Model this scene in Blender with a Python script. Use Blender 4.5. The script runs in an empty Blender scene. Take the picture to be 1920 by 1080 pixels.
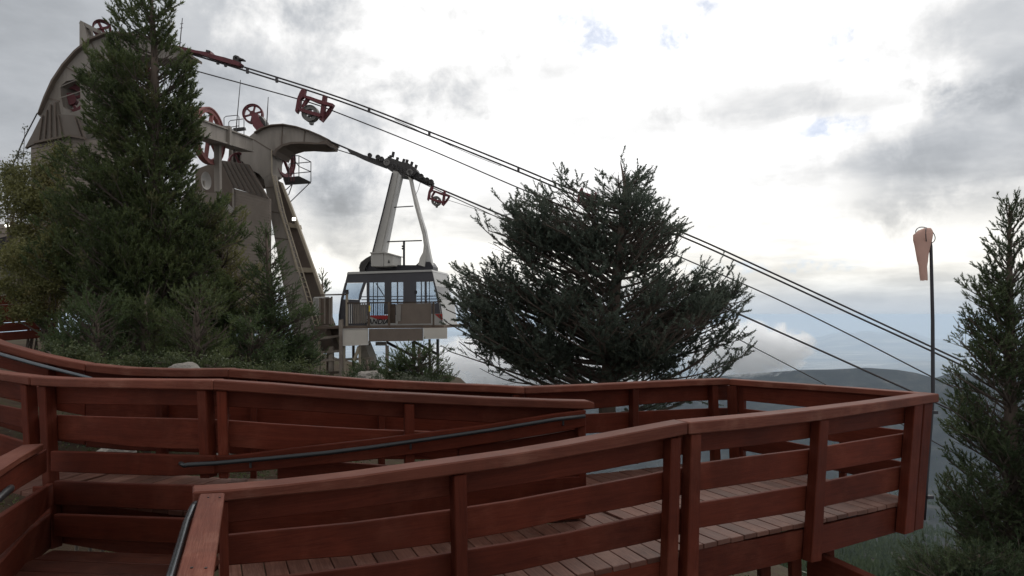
import bpy, bmesh, math, random
import numpy as np
from mathutils import Vector, Matrix, Quaternion, noise as mnoise

random.seed(7)
rng = np.random.default_rng(7)
S = bpy.context.scene
COL = S.collection
F, CX, CY, HZ = 1251.0, 960.0, 540.0, 590.0      # focal length and horizon row of the 1920 px photograph
PITCH = math.atan((HZ - CY) / F)
CAMZ = 1.71                                      # eye height above the viewing platform

# ------------------------------------------------------------------ camera, light, exposure
cam_d = bpy.data.cameras.new('camera')
cam_d.sensor_width = 36.0
cam_d.lens = F / 1920.0 * 36.0
cam_d.clip_start, cam_d.clip_end = 0.05, 120000.0
cam = bpy.data.objects.new('camera', cam_d)
COL.objects.link(cam)
cam.location = (0, 0, CAMZ)
cam.rotation_euler = (math.pi / 2 + PITCH, 0, 0)
S.camera = cam

SUN_AZ, SUN_EL = math.radians(14), math.radians(44)   # behind the clouds, ahead and a little to the right
SUN_DIR = Vector((math.sin(SUN_AZ) * math.cos(SUN_EL), math.cos(SUN_AZ) * math.cos(SUN_EL), math.sin(SUN_EL)))
sun_d = bpy.data.lights.new('sun', 'SUN')
sun_d.energy, sun_d.angle, sun_d.color = 1.0, math.radians(25), (1.0, 0.95, 0.88)
sun = bpy.data.objects.new('sun', sun_d)
COL.objects.link(sun)
sun.location = (10, 40, 60)
sun.rotation_euler = (-SUN_DIR).to_track_quat('-Z', 'Y').to_euler()

S.view_settings.view_transform = 'Standard'
S.view_settings.look = 'None'
S.view_settings.exposure = 0.0
S.view_settings.gamma = 1.0
S.render.engine = 'CYCLES'
S.cycles.use_denoising = True
S.cycles.max_bounces = 16
S.cycles.diffuse_bounces = 3
S.cycles.volume_bounces = 14
S.cycles.transparent_max_bounces = 24
S.cycles.caustics_reflective = False
S.cycles.caustics_refractive = False


def px_dir(px, py):
    a = PITCH
    u, v = (px - CX) / F, (CY - py) / F
    return Vector((u, math.cos(a) - v * math.sin(a), math.sin(a) + v * math.cos(a)))


class NT:
    """small helper round a node tree"""
    def __init__(self, tree):
        self.t = tree
        self.n, self.l = tree.nodes, tree.links

    def new(self, typ, **kw):
        nd = self.n.new(typ)
        for k, v in kw.items():
            setattr(nd, k, v)
        return nd

    def put(self, sock, v):
        if isinstance(v, bpy.types.NodeSocket):
            self.l.new(v, sock)
        elif v is not None:
            sock.default_value = v

    def math(self, op, a, b=None, c=None, clamp=False):
        nd = self.new('ShaderNodeMath', operation=op, use_clamp=clamp)
        for i, v in enumerate((a, b, c)):
            if v is not None:
                self.put(nd.inputs[i], v)
        return nd.outputs[0]

    def vmath(self, op, a, b=None):
        nd = self.new('ShaderNodeVectorMath', operation=op)
        self.put(nd.inputs[0], a)
        if b is not None:
            self.put(nd.inputs[1], b)
        return nd.outputs['Value'] if op in ('DOT_PRODUCT', 'LENGTH', 'DISTANCE') else nd.outputs[0]

    def noise(self, vec, scale, detail=4.0, rough=0.5, dist=0.0):
        nd = self.new('ShaderNodeTexNoise')
        if vec is not None:
            self.put(nd.inputs['Vector'], vec)
        nd.inputs['Scale'].default_value = scale
        nd.inputs['Detail'].default_value = detail
        nd.inputs['Roughness'].default_value = rough
        nd.inputs['Distortion'].default_value = dist
        return nd.outputs['Fac']

    def ramp(self, fac, stops):
        nd = self.new('ShaderNodeValToRGB')
        el = nd.color_ramp.elements
        while len(el) < len(stops):
            el.new(0.5)
        for e, (p, c) in zip(el, stops):
            e.position = p
            e.color = (c, c, c, 1) if isinstance(c, (int, float)) else (*c, 1)
        self.put(nd.inputs[0], fac)
        return nd.outputs[0]

    def mix(self, fac, a, b, blend='MIX'):
        nd = self.new('ShaderNodeMix', data_type='RGBA', blend_type=blend)
        self.put(nd.inputs[0], fac)
        for i, v in ((6, a), (7, b)):
            if isinstance(v, (tuple, list)):
                v = (*v[:3], 1)
            self.put(nd.inputs[i], v)
        return nd.outputs[2]

    def smooth(self, v, lo, hi):
        nd = self.new('ShaderNodeMapRange', interpolation_type='SMOOTHSTEP')
        self.put(nd.inputs[0], v)
        nd.inputs[1].default_value, nd.inputs[2].default_value = lo, hi
        return nd.outputs[0]


# ------------------------------------------------------------------ sky: broken bright overcast
W = bpy.data.worlds.new('World')
S.world = W
W.use_nodes = True
w = NT(W.node_tree)
w.n.clear()
out = w.new('ShaderNodeOutputWorld')
sky = w.new('ShaderNodeTexSky', sky_type='NISHITA')
sky.sun_disc = False
sky.sun_elevation, sky.sun_rotation = SUN_EL, SUN_AZ
sky.altitude = 3100
tc = w.new('ShaderNodeTexCoord')
D = w.vmath('NORMALIZE', tc.outputs['Generated'])
sep = w.new('ShaderNodeSeparateXYZ')
w.put(sep.inputs[0], D)
dz = sep.outputs[2]
den = w.math('ADD', w.math('MAXIMUM', dz, 0.0), 0.16)
comb = w.new('ShaderNodeCombineXYZ')
w.put(comb.inputs[0], w.math('DIVIDE', sep.outputs[0], den))
w.put(comb.inputs[1], w.math('DIVIDE', sep.outputs[1], den))
comb.inputs[2].default_value = 3.7
P = comb.outputs[0]
n_big = w.noise(P, 0.75, 7, 0.55, 0.3)
n_mid = w.noise(P, 2.1, 8, 0.58, 0.2)
n_fin = w.noise(D, 9.0, 8, 0.62, 0.25)          # billows on the cumulus faces
n_fin2 = w.noise(w.vmath('ADD', D, (4.1, 2.2, 0.7)), 22.0, 6, 0.6, 0.2)
glow = w.math('MAXIMUM', w.vmath('DOT_PRODUCT', D, tuple(SUN_DIR)), 0.0)
glow = w.math('POWER', glow, 4.0)               # thin cloud round the hidden sun


def blob(px, py, rx, ry, warp=0.55):
    """soft ellipse of cloud about a direction, its edge broken by the billow noise"""
    c = px_dir(px, py).normalized()
    right = Vector((c.y, -c.x, 0)).normalized()
    up = right.cross(c).normalized()
    a = w.math('DIVIDE', w.vmath('DOT_PRODUCT', D, tuple(right)), rx / F)
    b = w.math('DIVIDE', w.vmath('DOT_PRODUCT', D, tuple(up)), ry / F)
    front = w.math('GREATER_THAN', w.vmath('DOT_PRODUCT', D, tuple(c)), 0.3)
    r2 = w.math('SQRT', w.math('ADD', w.math('MULTIPLY', a, a), w.math('MULTIPLY', b, b)))
    r2 = w.math('ADD', r2, w.math('MULTIPLY', w.math('SUBTRACT', n_fin, 0.5), warp * 4.2))
    r2 = w.math('ADD', r2, w.math('MULTIPLY', w.math('SUBTRACT', n_fin2, 0.5), warp * 1.6))
    m = w.math('SUBTRACT', 1.0, w.smooth(r2, 0.35, 1.25))
    return w.math('MULTIPLY', m, front)


shade = w.math('ADD', w.math('MULTIPLY', n_big, 0.60), w.math('MULTIPLY', n_mid, 0.40))
lit = w.smooth(shade, 0.36, 0.60)               # 0 thick grey cloud, 1 thin bright cloud
lum = w.math('ADD', 0.58, w.math('MULTIPLY', lit, 0.28))
lum = w.math('ADD', lum, w.math('MULTIPLY', glow, w.math('ADD', 0.40, w.math('MULTIPLY', lit, 0.42))))
for (px, py, rx, ry, amt) in ((1830, 300, 190, 115, 0.26), (1660, 345, 160, 70, 0.18), (1890, 70, 150, 90, 0.28), (1390, 195, 160, 36, 0.20),
                              (1650, 190, 110, 28, 0.18), (640, 410, 130, 90, 0.18), (1130, 235, 190, 45, 0.24),
                              (1860, 400, 170, 50, 0.18), (40, 130, 560, 380, 0.42), (560, 110, 260, 90, 0.05), (900, 165, 220, 40, 0.06), (800, 350, 170, 60, 0.06), (1010, 420, 300, 40, 0.10), (1100, 120, 150, 30, 0.12), (700, 30, 200, 40, 0.14), (1480, 410, 260, 22, 0.10)):
    lum = w.math('MULTIPLY', lum, w.math('SUBTRACT', 1.0, w.math('MULTIPLY', blob(px, py, rx, ry), amt)))
for (px, py, rx, ry, amt) in ((600, 525, 60, 46, 0.45), (560, 440, 40, 70, 0.2), (1400, 470, 800, 90, 0.13), (1560, 300, 60, 60, 0.12)):
    lum = w.math('ADD', lum, w.math('MULTIPLY', blob(px, py, rx, ry), amt))
tint = w.mix(w.smooth(lum, 0.40, 0.95), (0.93, 0.98, 1.05), (1.0, 1.0, 1.0))
warm = w.math('SUBTRACT', 1.0, w.smooth(dz, 0.03, 0.22))    # cream light under the cloud deck towards the horizon
tint = w.mix(w.math('MULTIPLY', warm, 0.75), tint, (1.02, 0.99, 0.90))
cl = w.new('ShaderNodeVectorMath', operation='SCALE')
w.put(cl.inputs[0], tint)
w.put(cl.inputs['Scale'], lum)
cloud = cl.outputs[0]
blue = w.mix(1.0, sky.outputs[0], (0.10, 0.10, 0.10), 'MULTIPLY')      # the clear sky at strength 0.1
hole = None
for (px, py, rx, ry) in ((1255, 80, 46, 26), (1105, 55, 70, 40), (1600, 232, 75, 16), (1575, 68, 26, 16), (1605, 122, 26, 16), (1325, 15, 30, 18), (1460, 500, 120, 9)):
    b = blob(px, py, rx, ry, 1.15)
    b = w.math('MULTIPLY', b, w.smooth(n_fin2, 0.40, 0.62))
    hole = b if hole is None else w.math('MAXIMUM', hole, b)
cloud = w.mix(w.math('MULTIPLY', hole, 0.6), cloud, w.mix(0.5, blue, (0.50, 0.58, 0.78)))
band = w.math('MULTIPLY', w.smooth(dz, -0.02, 0.0), w.math('SUBTRACT', 1.0, w.smooth(dz, 0.0, 0.07)))
cloud = w.mix(w.math('MULTIPLY', band, 0.85), cloud, (0.47, 0.535, 0.615))
below = w.smooth(dz, -0.03, -0.12)
cloud = w.mix(w.math('SUBTRACT', 1.0, w.smooth(dz, -0.12, -0.02)), cloud, (0.30, 0.32, 0.34))
bg1 = w.new('ShaderNodeBackground')
w.put(bg1.inputs[0], cloud)
bg1.inputs[1].default_value = 1.0
w.l.new(bg1.outputs[0], out.inputs[0])

# ------------------------------------------------------------------ materials
MATS = {}


def material(name, col, rough=0.7, metal=0.0, var=0.25, scale=3.0, bump=0.0, detail=5, spec=0.4, stretch=None, emit=None, dirt=None):
    m = bpy.data.materials.new(name)
    m.use_nodes = True
    t = NT(m.node_tree)
    b = t.n['Principled BSDF']
    co = t.new('ShaderNodeTexCoord').outputs['Object']
    if stretch:
        mp = t.new('ShaderNodeMapping')
        mp.inputs['Scale'].default_value = stretch
        t.put(mp.inputs[0], co)
        co = mp.outputs[0]
    n = t.noise(co, scale, detail, 0.6)
    info = t.new('ShaderNodeObjectInfo').outputs['Random']
    k = t.math('ADD', t.math('MULTIPLY', t.math('SUBTRACT', n, 0.5), var * 2.4), t.math('ADD', 1.0, t.math('MULTIPLY', t.math('SUBTRACT', info, 0.5), var * 0.6)))
    sc = t.new('ShaderNodeVectorMath', operation='SCALE')
    sc.inputs[0].default_value = col
    t.put(sc.inputs['Scale'], k)
    c = sc.outputs[0]
    if dirt:
        n2 = t.noise(co, scale * 0.35, 6, 0.65, 0.4)
        c = t.mix(t.smooth(n2, 0.52, 0.72), c, dirt)
    t.put(b.inputs['Base Color'], c)
    b.inputs['Roughness'].default_value = rough
    b.inputs['Metallic'].default_value = metal
    b.inputs['Specular IOR Level'].default_value = spec
    if bump:
        bp = t.new('ShaderNodeBump')
        bp.inputs['Strength'].default_value = bump
        bp.inputs['Distance'].default_value = 0.02
        t.put(bp.inputs['Height'], n)
        t.put(b.inputs['Normal'], bp.outputs[0])
    if emit:
        b.inputs['Emission Color'].default_value = (*emit[0], 1)
        b.inputs['Emission Strength'].default_value = emit[1]
    MATS[name] = m
    return m


def wood(name, dark, light, worn, rough=0.5, worn_amt=0.5, spec=0.5):
    """stained boards: grain along the board, knots, worn patches, each board a little different"""
    m = bpy.data.materials.new(name)
    m.use_nodes = True
    t = NT(m.node_tree)
    b = t.n['Principled BSDF']
    tcn = t.new('ShaderNodeTexCoord')
    info = t.new('ShaderNodeObjectInfo').outputs['Random']
    mp = t.new('ShaderNodeMapping')
    mp.inputs['Scale'].default_value = (1.6, 30, 1)
    off = t.new('ShaderNodeCombineXYZ')
    t.put(off.inputs[0], t.math('MULTIPLY', info, 37.0))
    t.put(off.inputs[1], t.math('MULTIPLY', info, 11.0))
    t.put(mp.inputs[0], t.vmath('ADD', tcn.outputs['UV'], off.outputs[0]))
    g = t.noise(mp.outputs[0], 1.6, 7, 0.62, 1.2)
    fine = t.noise(mp.outputs[0], 7.0, 4, 0.6)
    ob = t.vmath('ADD', tcn.outputs['Object'], off.outputs[0])
    blot = t.noise(ob, 2.2, 6, 0.6, 0.3)
    speck = t.noise(ob, 60.0, 3, 0.7)
    c = t.mix(t.smooth(g, 0.30, 0.70), dark, light)
    c = t.mix(t.math('MULTIPLY', t.smooth(t.math('ADD', t.math('MULTIPLY', blot, 0.7), t.math('MULTIPLY', fine, 0.3)), 0.50, 0.66), worn_amt), c, worn)
    c = t.mix(t.math('MULTIPLY', t.smooth(speck, 0.70, 0.78), 0.35), c, worn)
    crack = t.smooth(t.noise(mp.outputs[0], 0.9, 8, 0.7, 2.5), 0.33, 0.29)
    c = t.mix(t.math('MULTIPLY', crack, 0.75), c, tuple(v * 0.25 for v in dark))
    grime = t.noise(ob, 0.9, 9, 0.68, 0.6)
    k = t.math('ADD', 0.80, t.math('MULTIPLY', info, 0.36))
    k = t.math('MULTIPLY', k, t.math('ADD', 0.74, t.math('MULTIPLY', t.smooth(grime, 0.34, 0.62), 0.36)))
    sc = t.new('ShaderNodeVectorMath', operation='SCALE')
    t.put(sc.inputs[0], c)
    t.put(sc.inputs['Scale'], k)
    t.put(b.inputs['Base Color'], sc.outputs[0])
    t.put(b.inputs['Roughness'], t.math('ADD', rough - 0.14, t.math('MULTIPLY', blot, 0.3)))
    b.inputs['Specular IOR Level'].default_value = spec
    bp = t.new('ShaderNodeBump')
    bp.inputs['Strength'].default_value = 0.35
    bp.inputs['Distance'].default_value = 0.004
    t.put(bp.inputs['Height'], t.math('ADD', g, t.math('MULTIPLY', fine, 0.5)))
    t.put(b.inputs['Normal'], bp.outputs[0])
    MATS[name] = m
    return m


def leaf_mat(name, c1, c2, c3=None, trans=0.25, rough=0.55, clump=1.3):
    """needles or leaves: each island its own tone, clumps of lighter and darker growth"""
    m = bpy.data.materials.new(name)
    m.use_nodes = True
    t = NT(m.node_tree)
    b = t.n['Principled BSDF']
    r = t.new('ShaderNodeNewGeometry').outputs['Random Per Island']
    co = t.new('ShaderNodeTexCoord').outputs['Object']
    n = t.noise(co, clump, 4, 0.6)
    f = t.math('ADD', t.math('MULTIPLY', r, 0.45), t.math('MULTIPLY', t.smooth(n, 0.32, 0.68), 0.55))
    c = t.mix(f, c1, c2)
    if c3:
        n2 = t.noise(t.vmath('ADD', co, (5, 9, 2)), clump * 1.6, 5, 0.6)
        c = t.mix(t.math('MULTIPLY', t.smooth(n2, 0.55, 0.72), 0.8), c, c3)
    t.put(b.inputs['Base Color'], c)
    b.inputs['Roughness'].default_value = rough
    b.inputs['Specular IOR Level'].default_value = 0.25
    tr = t.new('ShaderNodeBsdfTranslucent')
    t.put(tr.inputs[0], c)
    mx = t.new('ShaderNodeMixShader')
    mx.inputs[0].default_value = trans
    t.l.new(b.outputs[0], mx.inputs[1])
    t.l.new(tr.outputs[0], mx.inputs[2])
    t.l.new(mx.outputs[0], t.n['Material Output'].inputs[0])
    MATS[name] = m
    return m


wood('red_wood', (0.068, 0.0128, 0.0062), (0.096, 0.0190, 0.0092), (0.130, 0.036, 0.021), 0.66, 0.62, 0.11)
wood('cap_wood', (0.098, 0.0250, 0.0140), (0.134, 0.041, 0.025), (0.195, 0.083, 0.057), 0.62, 0.70, 0.15)
wood('deck_wood', (0.078, 0.030, 0.0195), (0.132, 0.058, 0.041), (0.195, 0.108, 0.082), 0.6, 0.7, 0.2)
wood('landing_wood', (0.042, 0.010, 0.005), (0.075, 0.020, 0.011), (0.110, 0.036, 0.020), 0.55, 0.5, 0.2)
wood('grey_timber', (0.16, 0.13, 0.11), (0.26, 0.22, 0.18), (0.33, 0.29, 0.25), 0.8, 0.5, 0.2)
wood('brown_timber', (0.075, 0.055, 0.042), (0.120, 0.088, 0.068), (0.15, 0.12, 0.10), 0.8, 0.4, 0.2)
material('pipe_black', (0.016, 0.018, 0.020), 0.35, 0.3, 0.2, 20, spec=0.6)
material('pipe_steel', (0.10, 0.11, 0.12), 0.25, 0.8, 0.2, 20, spec=0.6)
material('tower_paint', (0.235, 0.208, 0.182), 0.75, 0, 0.34, 2.4, dirt=(0.150, 0.124, 0.104), spec=0.2, stretch=(1, 1, 0.22))
material('tower_dark', (0.130, 0.102, 0.084), 0.8, 0, 0.25, 1.2, spec=0.2)
material('tan_trim', (0.34, 0.29, 0.22), 0.7, 0, 0.15, 2, spec=0.2)
material('rust_red', (0.135, 0.038, 0.044), 0.6, 0.1, 0.35, 6, dirt=(0.085, 0.032, 0.030), spec=0.3)
material('pale_red', (0.235, 0.085, 0.078), 0.6, 0.1, 0.25, 4, spec=0.3)
material('roof_metal', (0.110, 0.090, 0.075), 0.55, 0.3, 0.25, 1.5, spec=0.4)
material('siding', (0.20, 0.168, 0.142), 0.8, 0, 0.25, 1.5, spec=0.2)
material('dark_inside', (0.020, 0.018, 0.017), 0.9)
material('cable_steel', (0.055, 0.048, 0.050), 0.5, 0.5, 0.3, 6, spec=0.5)
material('carriage_iron', (0.050, 0.046, 0.044), 0.6, 0.3, 0.4, 5, spec=0.4)
material('wheel_grey', (0.16, 0.15, 0.14), 0.6, 0.2, 0.2, 6)
material('hanger_white', (0.50, 0.485, 0.465), 0.5, 0, 0.12, 2, dirt=(0.45, 0.42, 0.39))
material('car_white', (0.40, 0.39, 0.37), 0.4, 0, 0.08, 2)
material('car_dark', (0.066, 0.064, 0.072), 0.4, 0, 0.2, 3)
material('car_red', (0.36, 0.035, 0.035), 0.4, 0, 0.12, 3)
material('print_black', (0.02, 0.02, 0.02), 0.5)
material('yellow_paint', (0.65, 0.50, 0.05), 0.5)
material('grey_box', (0.42, 0.40, 0.37), 0.55, 0, 0.1, 2)
material('dish_grey', (0.24, 0.22, 0.20), 0.6)
material('panel_pale', (0.56, 0.52, 0.465), 0.65, 0, 0.12, 2, dirt=(0.46, 0.42, 0.37))
material('panel_brown', (0.165, 0.130, 0.106), 0.75, 0, 0.2, 3)
material('sock_orange', (0.62, 0.42, 0.35), 0.8, 0, 0.2, 6, bump=0.5, dirt=(0.52, 0.37, 0.32), spec=0.15)
_t = NT(MATS['sock_orange'].node_tree)
_tr = _t.new('ShaderNodeBsdfTranslucent')
_tr.inputs[0].default_value = (0.62, 0.42, 0.36, 1)
_mx = _t.new('ShaderNodeMixShader')
_mx.inputs[0].default_value = 0.4
_t.l.new(_t.n['Principled BSDF'].outputs[0], _mx.inputs[1])
_t.l.new(_tr.outputs[0], _mx.inputs[2])
_t.l.new(_mx.outputs[0], _t.n['Material Output'].inputs[0])
material('pole_dark', (0.035, 0.033, 0.038), 0.45, 0.4, 0.2, 8)
material('bark', (0.120, 0.092, 0.075), 0.9, 0, 0.5, 9, 0.8, stretch=(1, 1, 0.25), spec=0.15)
material('twig', (0.095, 0.075, 0.062), 0.9, 0, 0.4, 12, spec=0.15)
material('rock', (0.21, 0.19, 0.17), 0.9, 0, 0.45, 5, 0.8, spec=0.2)
material('concrete', (0.27, 0.245, 0.21), 0.9, 0, 0.3, 4, 0.5, spec=0.2)
material('lamp_lit', (0.9, 0.88, 0.8), 0.4, emit=((1.0, 0.95, 0.82), 7.0))
leaf_mat('spruce_needle', (0.056, 0.072, 0.054), (0.125, 0.150, 0.114), (0.125, 0.112, 0.080), trans=0.48, clump=2.0)
leaf_mat('pine_needle', (0.046, 0.066, 0.028), (0.130, 0.158, 0.060), (0.150, 0.130, 0.062), trans=0.45, clump=1.2)
leaf_mat('fir_needle', (0.040, 0.062, 0.028), (0.105, 0.140, 0.056), None, trans=0.42, clump=1.6)
leaf_mat('right_needle', (0.034, 0.056, 0.028), (0.105, 0.130, 0.060), (0.095, 0.090, 0.050), trans=0.42, clump=1.4)
leaf_mat('olive_leaf', (0.100, 0.105, 0.038), (0.205, 0.195, 0.074), (0.170, 0.115, 0.052), trans=0.35, clump=1.0)
leaf_mat('shrub_leaf', (0.045, 0.062, 0.028), (0.105, 0.118, 0.050), (0.135, 0.088, 0.034), trans=0.35, clump=1.5)
leaf_mat('sage_leaf', (0.085, 0.100, 0.070), (0.160, 0.170, 0.120), (0.130, 0.110, 0.070), trans=0.3, clump=1.6)

g = bpy.data.materials.new('glass')
g.use_nodes = True
t = NT(g.node_tree)
t.n.clear()
o = t.new('ShaderNodeOutputMaterial')
gl = t.new('ShaderNodeBsdfGlossy')
gl.inputs['Roughness'].default_value = 0.03
tr = t.new('ShaderNodeBsdfTransparent')
tr.inputs[0].default_value = (0.80, 0.84, 0.88, 1)
fr = t.new('ShaderNodeFresnel')
fr.inputs[0].default_value = 1.45
mx = t.new('ShaderNodeMixShader')
t.l.new(fr.outputs[0], mx.inputs[0])
t.l.new(tr.outputs[0], mx.inputs[1])
t.l.new(gl.outputs[0], mx.inputs[2])
t.l.new(mx.outputs[0], o.inputs[0])
MATS['glass'] = g


# ------------------------------------------------------------------ geometry helpers
def U(px, py, Y):
    """the point at depth Y that stands at this place in the photograph"""
    d = px_dir(px, py)
    return Vector((0, 0, CAMZ)) + d * (Y / d.y)


class Plane:
    """an upright plane through p0 (x, y) along d (x, y)"""
    def __init__(self, p0, d):
        self.p0 = Vector((p0[0], p0[1], 0))
        self.d = Vector((d[0], d[1], 0)).normalized()
        self.n = Vector((-self.d.y, self.d.x, 0))
        if self.n.dot(self.p0) < 0:
            self.n = -self.n

    def at(self, px, py, off=0.0):
        d = px_dir(px, py)
        k = (self.p0 + self.n * off).dot(self.n) / d.dot(self.n)
        return Vector((0, 0, CAMZ)) + d * k


def plane_px(x1, Y1, x2, Y2):
    a, b = U(x1, HZ, Y1), U(x2, HZ, Y2)
    return Plane((a.x, a.y), (b.x - a.x, b.y - a.y))


class MB:
    """collects shapes into one mesh"""
    def __init__(self):
        self.v, self.f = [], []

    def add(self, verts, faces):
        k = len(self.v)
        self.v += [Vector(p) for p in verts]
        self.f += [tuple(i + k for i in f) for f in faces]
        return self

    def hexa(self, a, b):
        """two quads (front, back) in the same order"""
        return self.add(list(a) + list(b), [(0, 1, 2, 3), (7, 6, 5, 4), (0, 4, 5, 1), (1, 5, 6, 2), (2, 6, 7, 3), (3, 7, 4, 0)])

    def bar(self, p, q, wd, ht, up=Vector((0, 0, 1))):
        p, q = Vector(p), Vector(q)
        d = (q - p).normalized()
        s = d.cross(up)
        if s.length < 1e-4:
            s = d.cross(Vector((1, 0, 0)))
        s.normalize()
        u = s.cross(d).normalized()
        o = [(-1, -1), (1, -1), (1, 1), (-1, 1)]
        return self.hexa([p + s * (a * wd / 2) + u * (b * ht / 2) for a, b in o], [q + s * (a * wd / 2) + u * (b * ht / 2) for a, b in o])

    def slab(self, top, bot, back):
        """a board: front edge lines top and bot (same count), pushed back by the vector"""
        n = len(top)
        base = len(self.v)
        for i in range(n):
            self.v += [top[i], bot[i], bot[i] + back, top[i] + back]
        for i in range(n - 1):
            a, b = base + 4 * i, base + 4 * i + 4
            for k in range(4):
                k2 = (k + 1) % 4
                self.f.append((a + k, a + k2, b + k2, b + k))
        self.f.append((base + 3, base + 2, base + 1, base))
        e = base + 4 * (n - 1)
        self.f.append((e, e + 1, e + 2, e + 3))
        return self

    def tube(self, pts, r, seg=8, caps=True):
        pts = [Vector(p) for p in pts]
        rs = r if isinstance(r, (list, tuple)) else [r] * len(pts)
        base = len(self.v)
        ref = Vector((0.123, 0.31, 0.94))
        for i, p in enumerate(pts):
            d = (pts[min(i + 1, len(pts) - 1)] - pts[max(i - 1, 0)]).normalized()
            s = d.cross(ref)
            if s.length < 1e-3:
                s = d.cross(Vector((1, 0, 0)))
            s.normalize()
            u = s.cross(d)
            for k in range(seg):
                a = 2 * math.pi * k / seg
                self.v.append(p + (s * math.cos(a) + u * math.sin(a)) * rs[i])
        for i in range(len(pts) - 1):
            for k in range(seg):
                k2 = (k + 1) % seg
                self.f.append((base + i * seg + k, base + i * seg + k2, base + (i + 1) * seg + k2, base + (i + 1) * seg + k))
        if caps:
            self.f.append(tuple(base + k for k in range(seg))[::-1])
            self.f.append(tuple(base + (len(pts) - 1) * seg + k for k in range(seg)))
        return self

    def ring(self, c, ax, ay, r, wd, depth, seg=28):
        """a rim in the plane of ax, ay: radial width wd, axial depth"""
        az = ax.cross(ay).normalized()
        base = len(self.v)
        for k in range(seg):
            a = 2 * math.pi * k / seg
            rad = ax * math.cos(a) + ay * math.sin(a)
            for rr, dd in ((r, -1), (r, 1), (r - wd, 1), (r - wd, -1)):
                self.v.append(c + rad * rr + az * (dd * depth / 2))
        for k in range(seg):
            a, b = base + 4 * k, base + 4 * ((k + 1) % seg)
            for j in range(4):
                j2 = (j + 1) % 4
                self.f.append((a + j, a + j2, b + j2, b + j))
        return self

    def disc(self, c, ax, ay, r, depth, seg=20):
        az = ax.cross(ay).normalized()
        return self.tube([c - az * depth / 2, c + az * depth / 2], r, seg)

    def poly(self, front, back, holes=()):
        """a plate from an outline (front points) and its pushed-back copy; simple outlines only, holes as further outlines"""
        bm = bmesh.new()
        loops = []
        es = []
        for lp in [front] + [h[0] for h in holes]:
            vs = [bm.verts.new(p) for p in lp]
            loops.append(vs)
            es += [bm.edges.new((vs[i], vs[(i + 1) % len(vs)])) for i in range(len(vs))]
        bmesh.ops.triangle_fill(bm, use_beauty=True, edges=es)
        bm.verts.index_update()
        vs = [v.co.copy() for v in bm.verts]
        fs = [tuple(v.index for v in f.verts) for f in bm.faces]
        allback = list(back) + [p for h in holes for p in h[1]]
        n = len(vs)
        k = len(self.v)
        self.v += vs + [Vector(p) for p in allback]
        self.f += [tuple(i + k for i in f) for f in fs] + [tuple(i + k + n for i in f[::-1]) for f in fs]
        s = 0
        for vs_ in loops:
            m = len(vs_)
            for i in range(m):
                a, b = s + i, s + (i + 1) % m
                self.f.append((k + a, k + b, k + b + n, k + a + n))
            s += m
        bm.free()
        return self

    def build(self, name, mat, parent=None, bevel=0.0, smooth=False, grain=None, kind=None, recalc=True):
        off = parent_world(parent) if parent else Vector()
        me = bpy.data.meshes.new(name)
        me.from_pydata([tuple(p - off) for p in self.v], [], self.f)
        bm = bmesh.new()
        bm.from_mesh(me)
        if recalc:
            bmesh.ops.recalc_face_normals(bm, faces=bm.faces)
        if bevel:
            bmesh.ops.bevel(bm, geom=[e for e in bm.edges if len(e.link_faces) == 2 and e.calc_face_angle(0) > 0.6], offset=bevel, segments=1, affect='EDGES', clamp_overlap=True)
        if grain is not None:
            a = Vector(grain).normalized()
            uv = bm.loops.layers.uv.new('grain')
            for f in bm.faces:
                tdir = a.cross(f.normal)
                for lp in f.loops:
                    lp[uv].uv = (lp.vert.co.dot(a), lp.vert.co.dot(tdir))
        bm.to_mesh(me)
        bm.free()
        if smooth:
            for p in me.polygons:
                p.use_smooth = True
        me.materials.append(MATS[mat] if isinstance(mat, str) else mat)
        ob = bpy.data.objects.new(name, me)
        COL.objects.link(ob)
        if parent:
            ob.parent = parent
        if kind:
            ob['kind'] = kind
        return ob


LOC = {}


def parent_world(ob):
    v = Vector()
    while ob is not None:
        v += ob.location
        ob = ob.parent
    return v


def tag(ob, label, cat, group=None):
    ob['label'], ob['category'] = label, cat
    if group:
        ob['group'] = group
    return ob


def thing(name, label, cat, loc=(0, 0, 0), group=None):
    ob = bpy.data.objects.new(name, None)
    ob.empty_display_size = 0.2
    COL.objects.link(ob)
    ob.location = loc
    return tag(ob, label, cat, group)


def struct(ob, kind='structure', label=None):
    ob['kind'] = kind
    if label:
        ob['label'] = label
    return ob


def copy_tree(o, delta, parent=None):
    c = o.copy()
    COL.objects.link(c)
    if parent:
        c.parent = parent
    else:
        c.location = o.location + delta
    for ch in list(o.children):
        copy_tree(ch, delta, c)
    return c


# ================================================================== TERRAIN
def lerp_pts(x, pts):
    xs, ys = zip(*pts)
    return np.interp(x, xs, ys)


def near_ground(x, y):
    """the ground round the decks: a bank at the left, falling away ahead and to the right"""
    z = -1.35
    z += 2.1 * lerp_pts(x, ((-16, 1), (-11, 0.75), (-6, 0.15), (-2, 0))) * lerp_pts(y, ((4, 0.2), (9, 0.9), (14, 1)))
    s = max(0.0, (x - 0.5) * 0.75 + max(0, y - 9) * 0.22 * lerp_pts(x, ((-10, 0), (-3, 0.4), (2, 1))))
    z -= 0.62 * s
    z -= 0.75 * max(0.0, y - 33)
    return z


RIDGE = ((1150, 716), (1300, 708), (1380, 699), (1440, 696), (1500, 691), (1560, 690), (1620, 687), (1680, 691), (1715, 697), (1738, 704),
         (1752, 706), (1775, 698), (1800, 696), (1840, 702), (1920, 694), (2200, 705))


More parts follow.
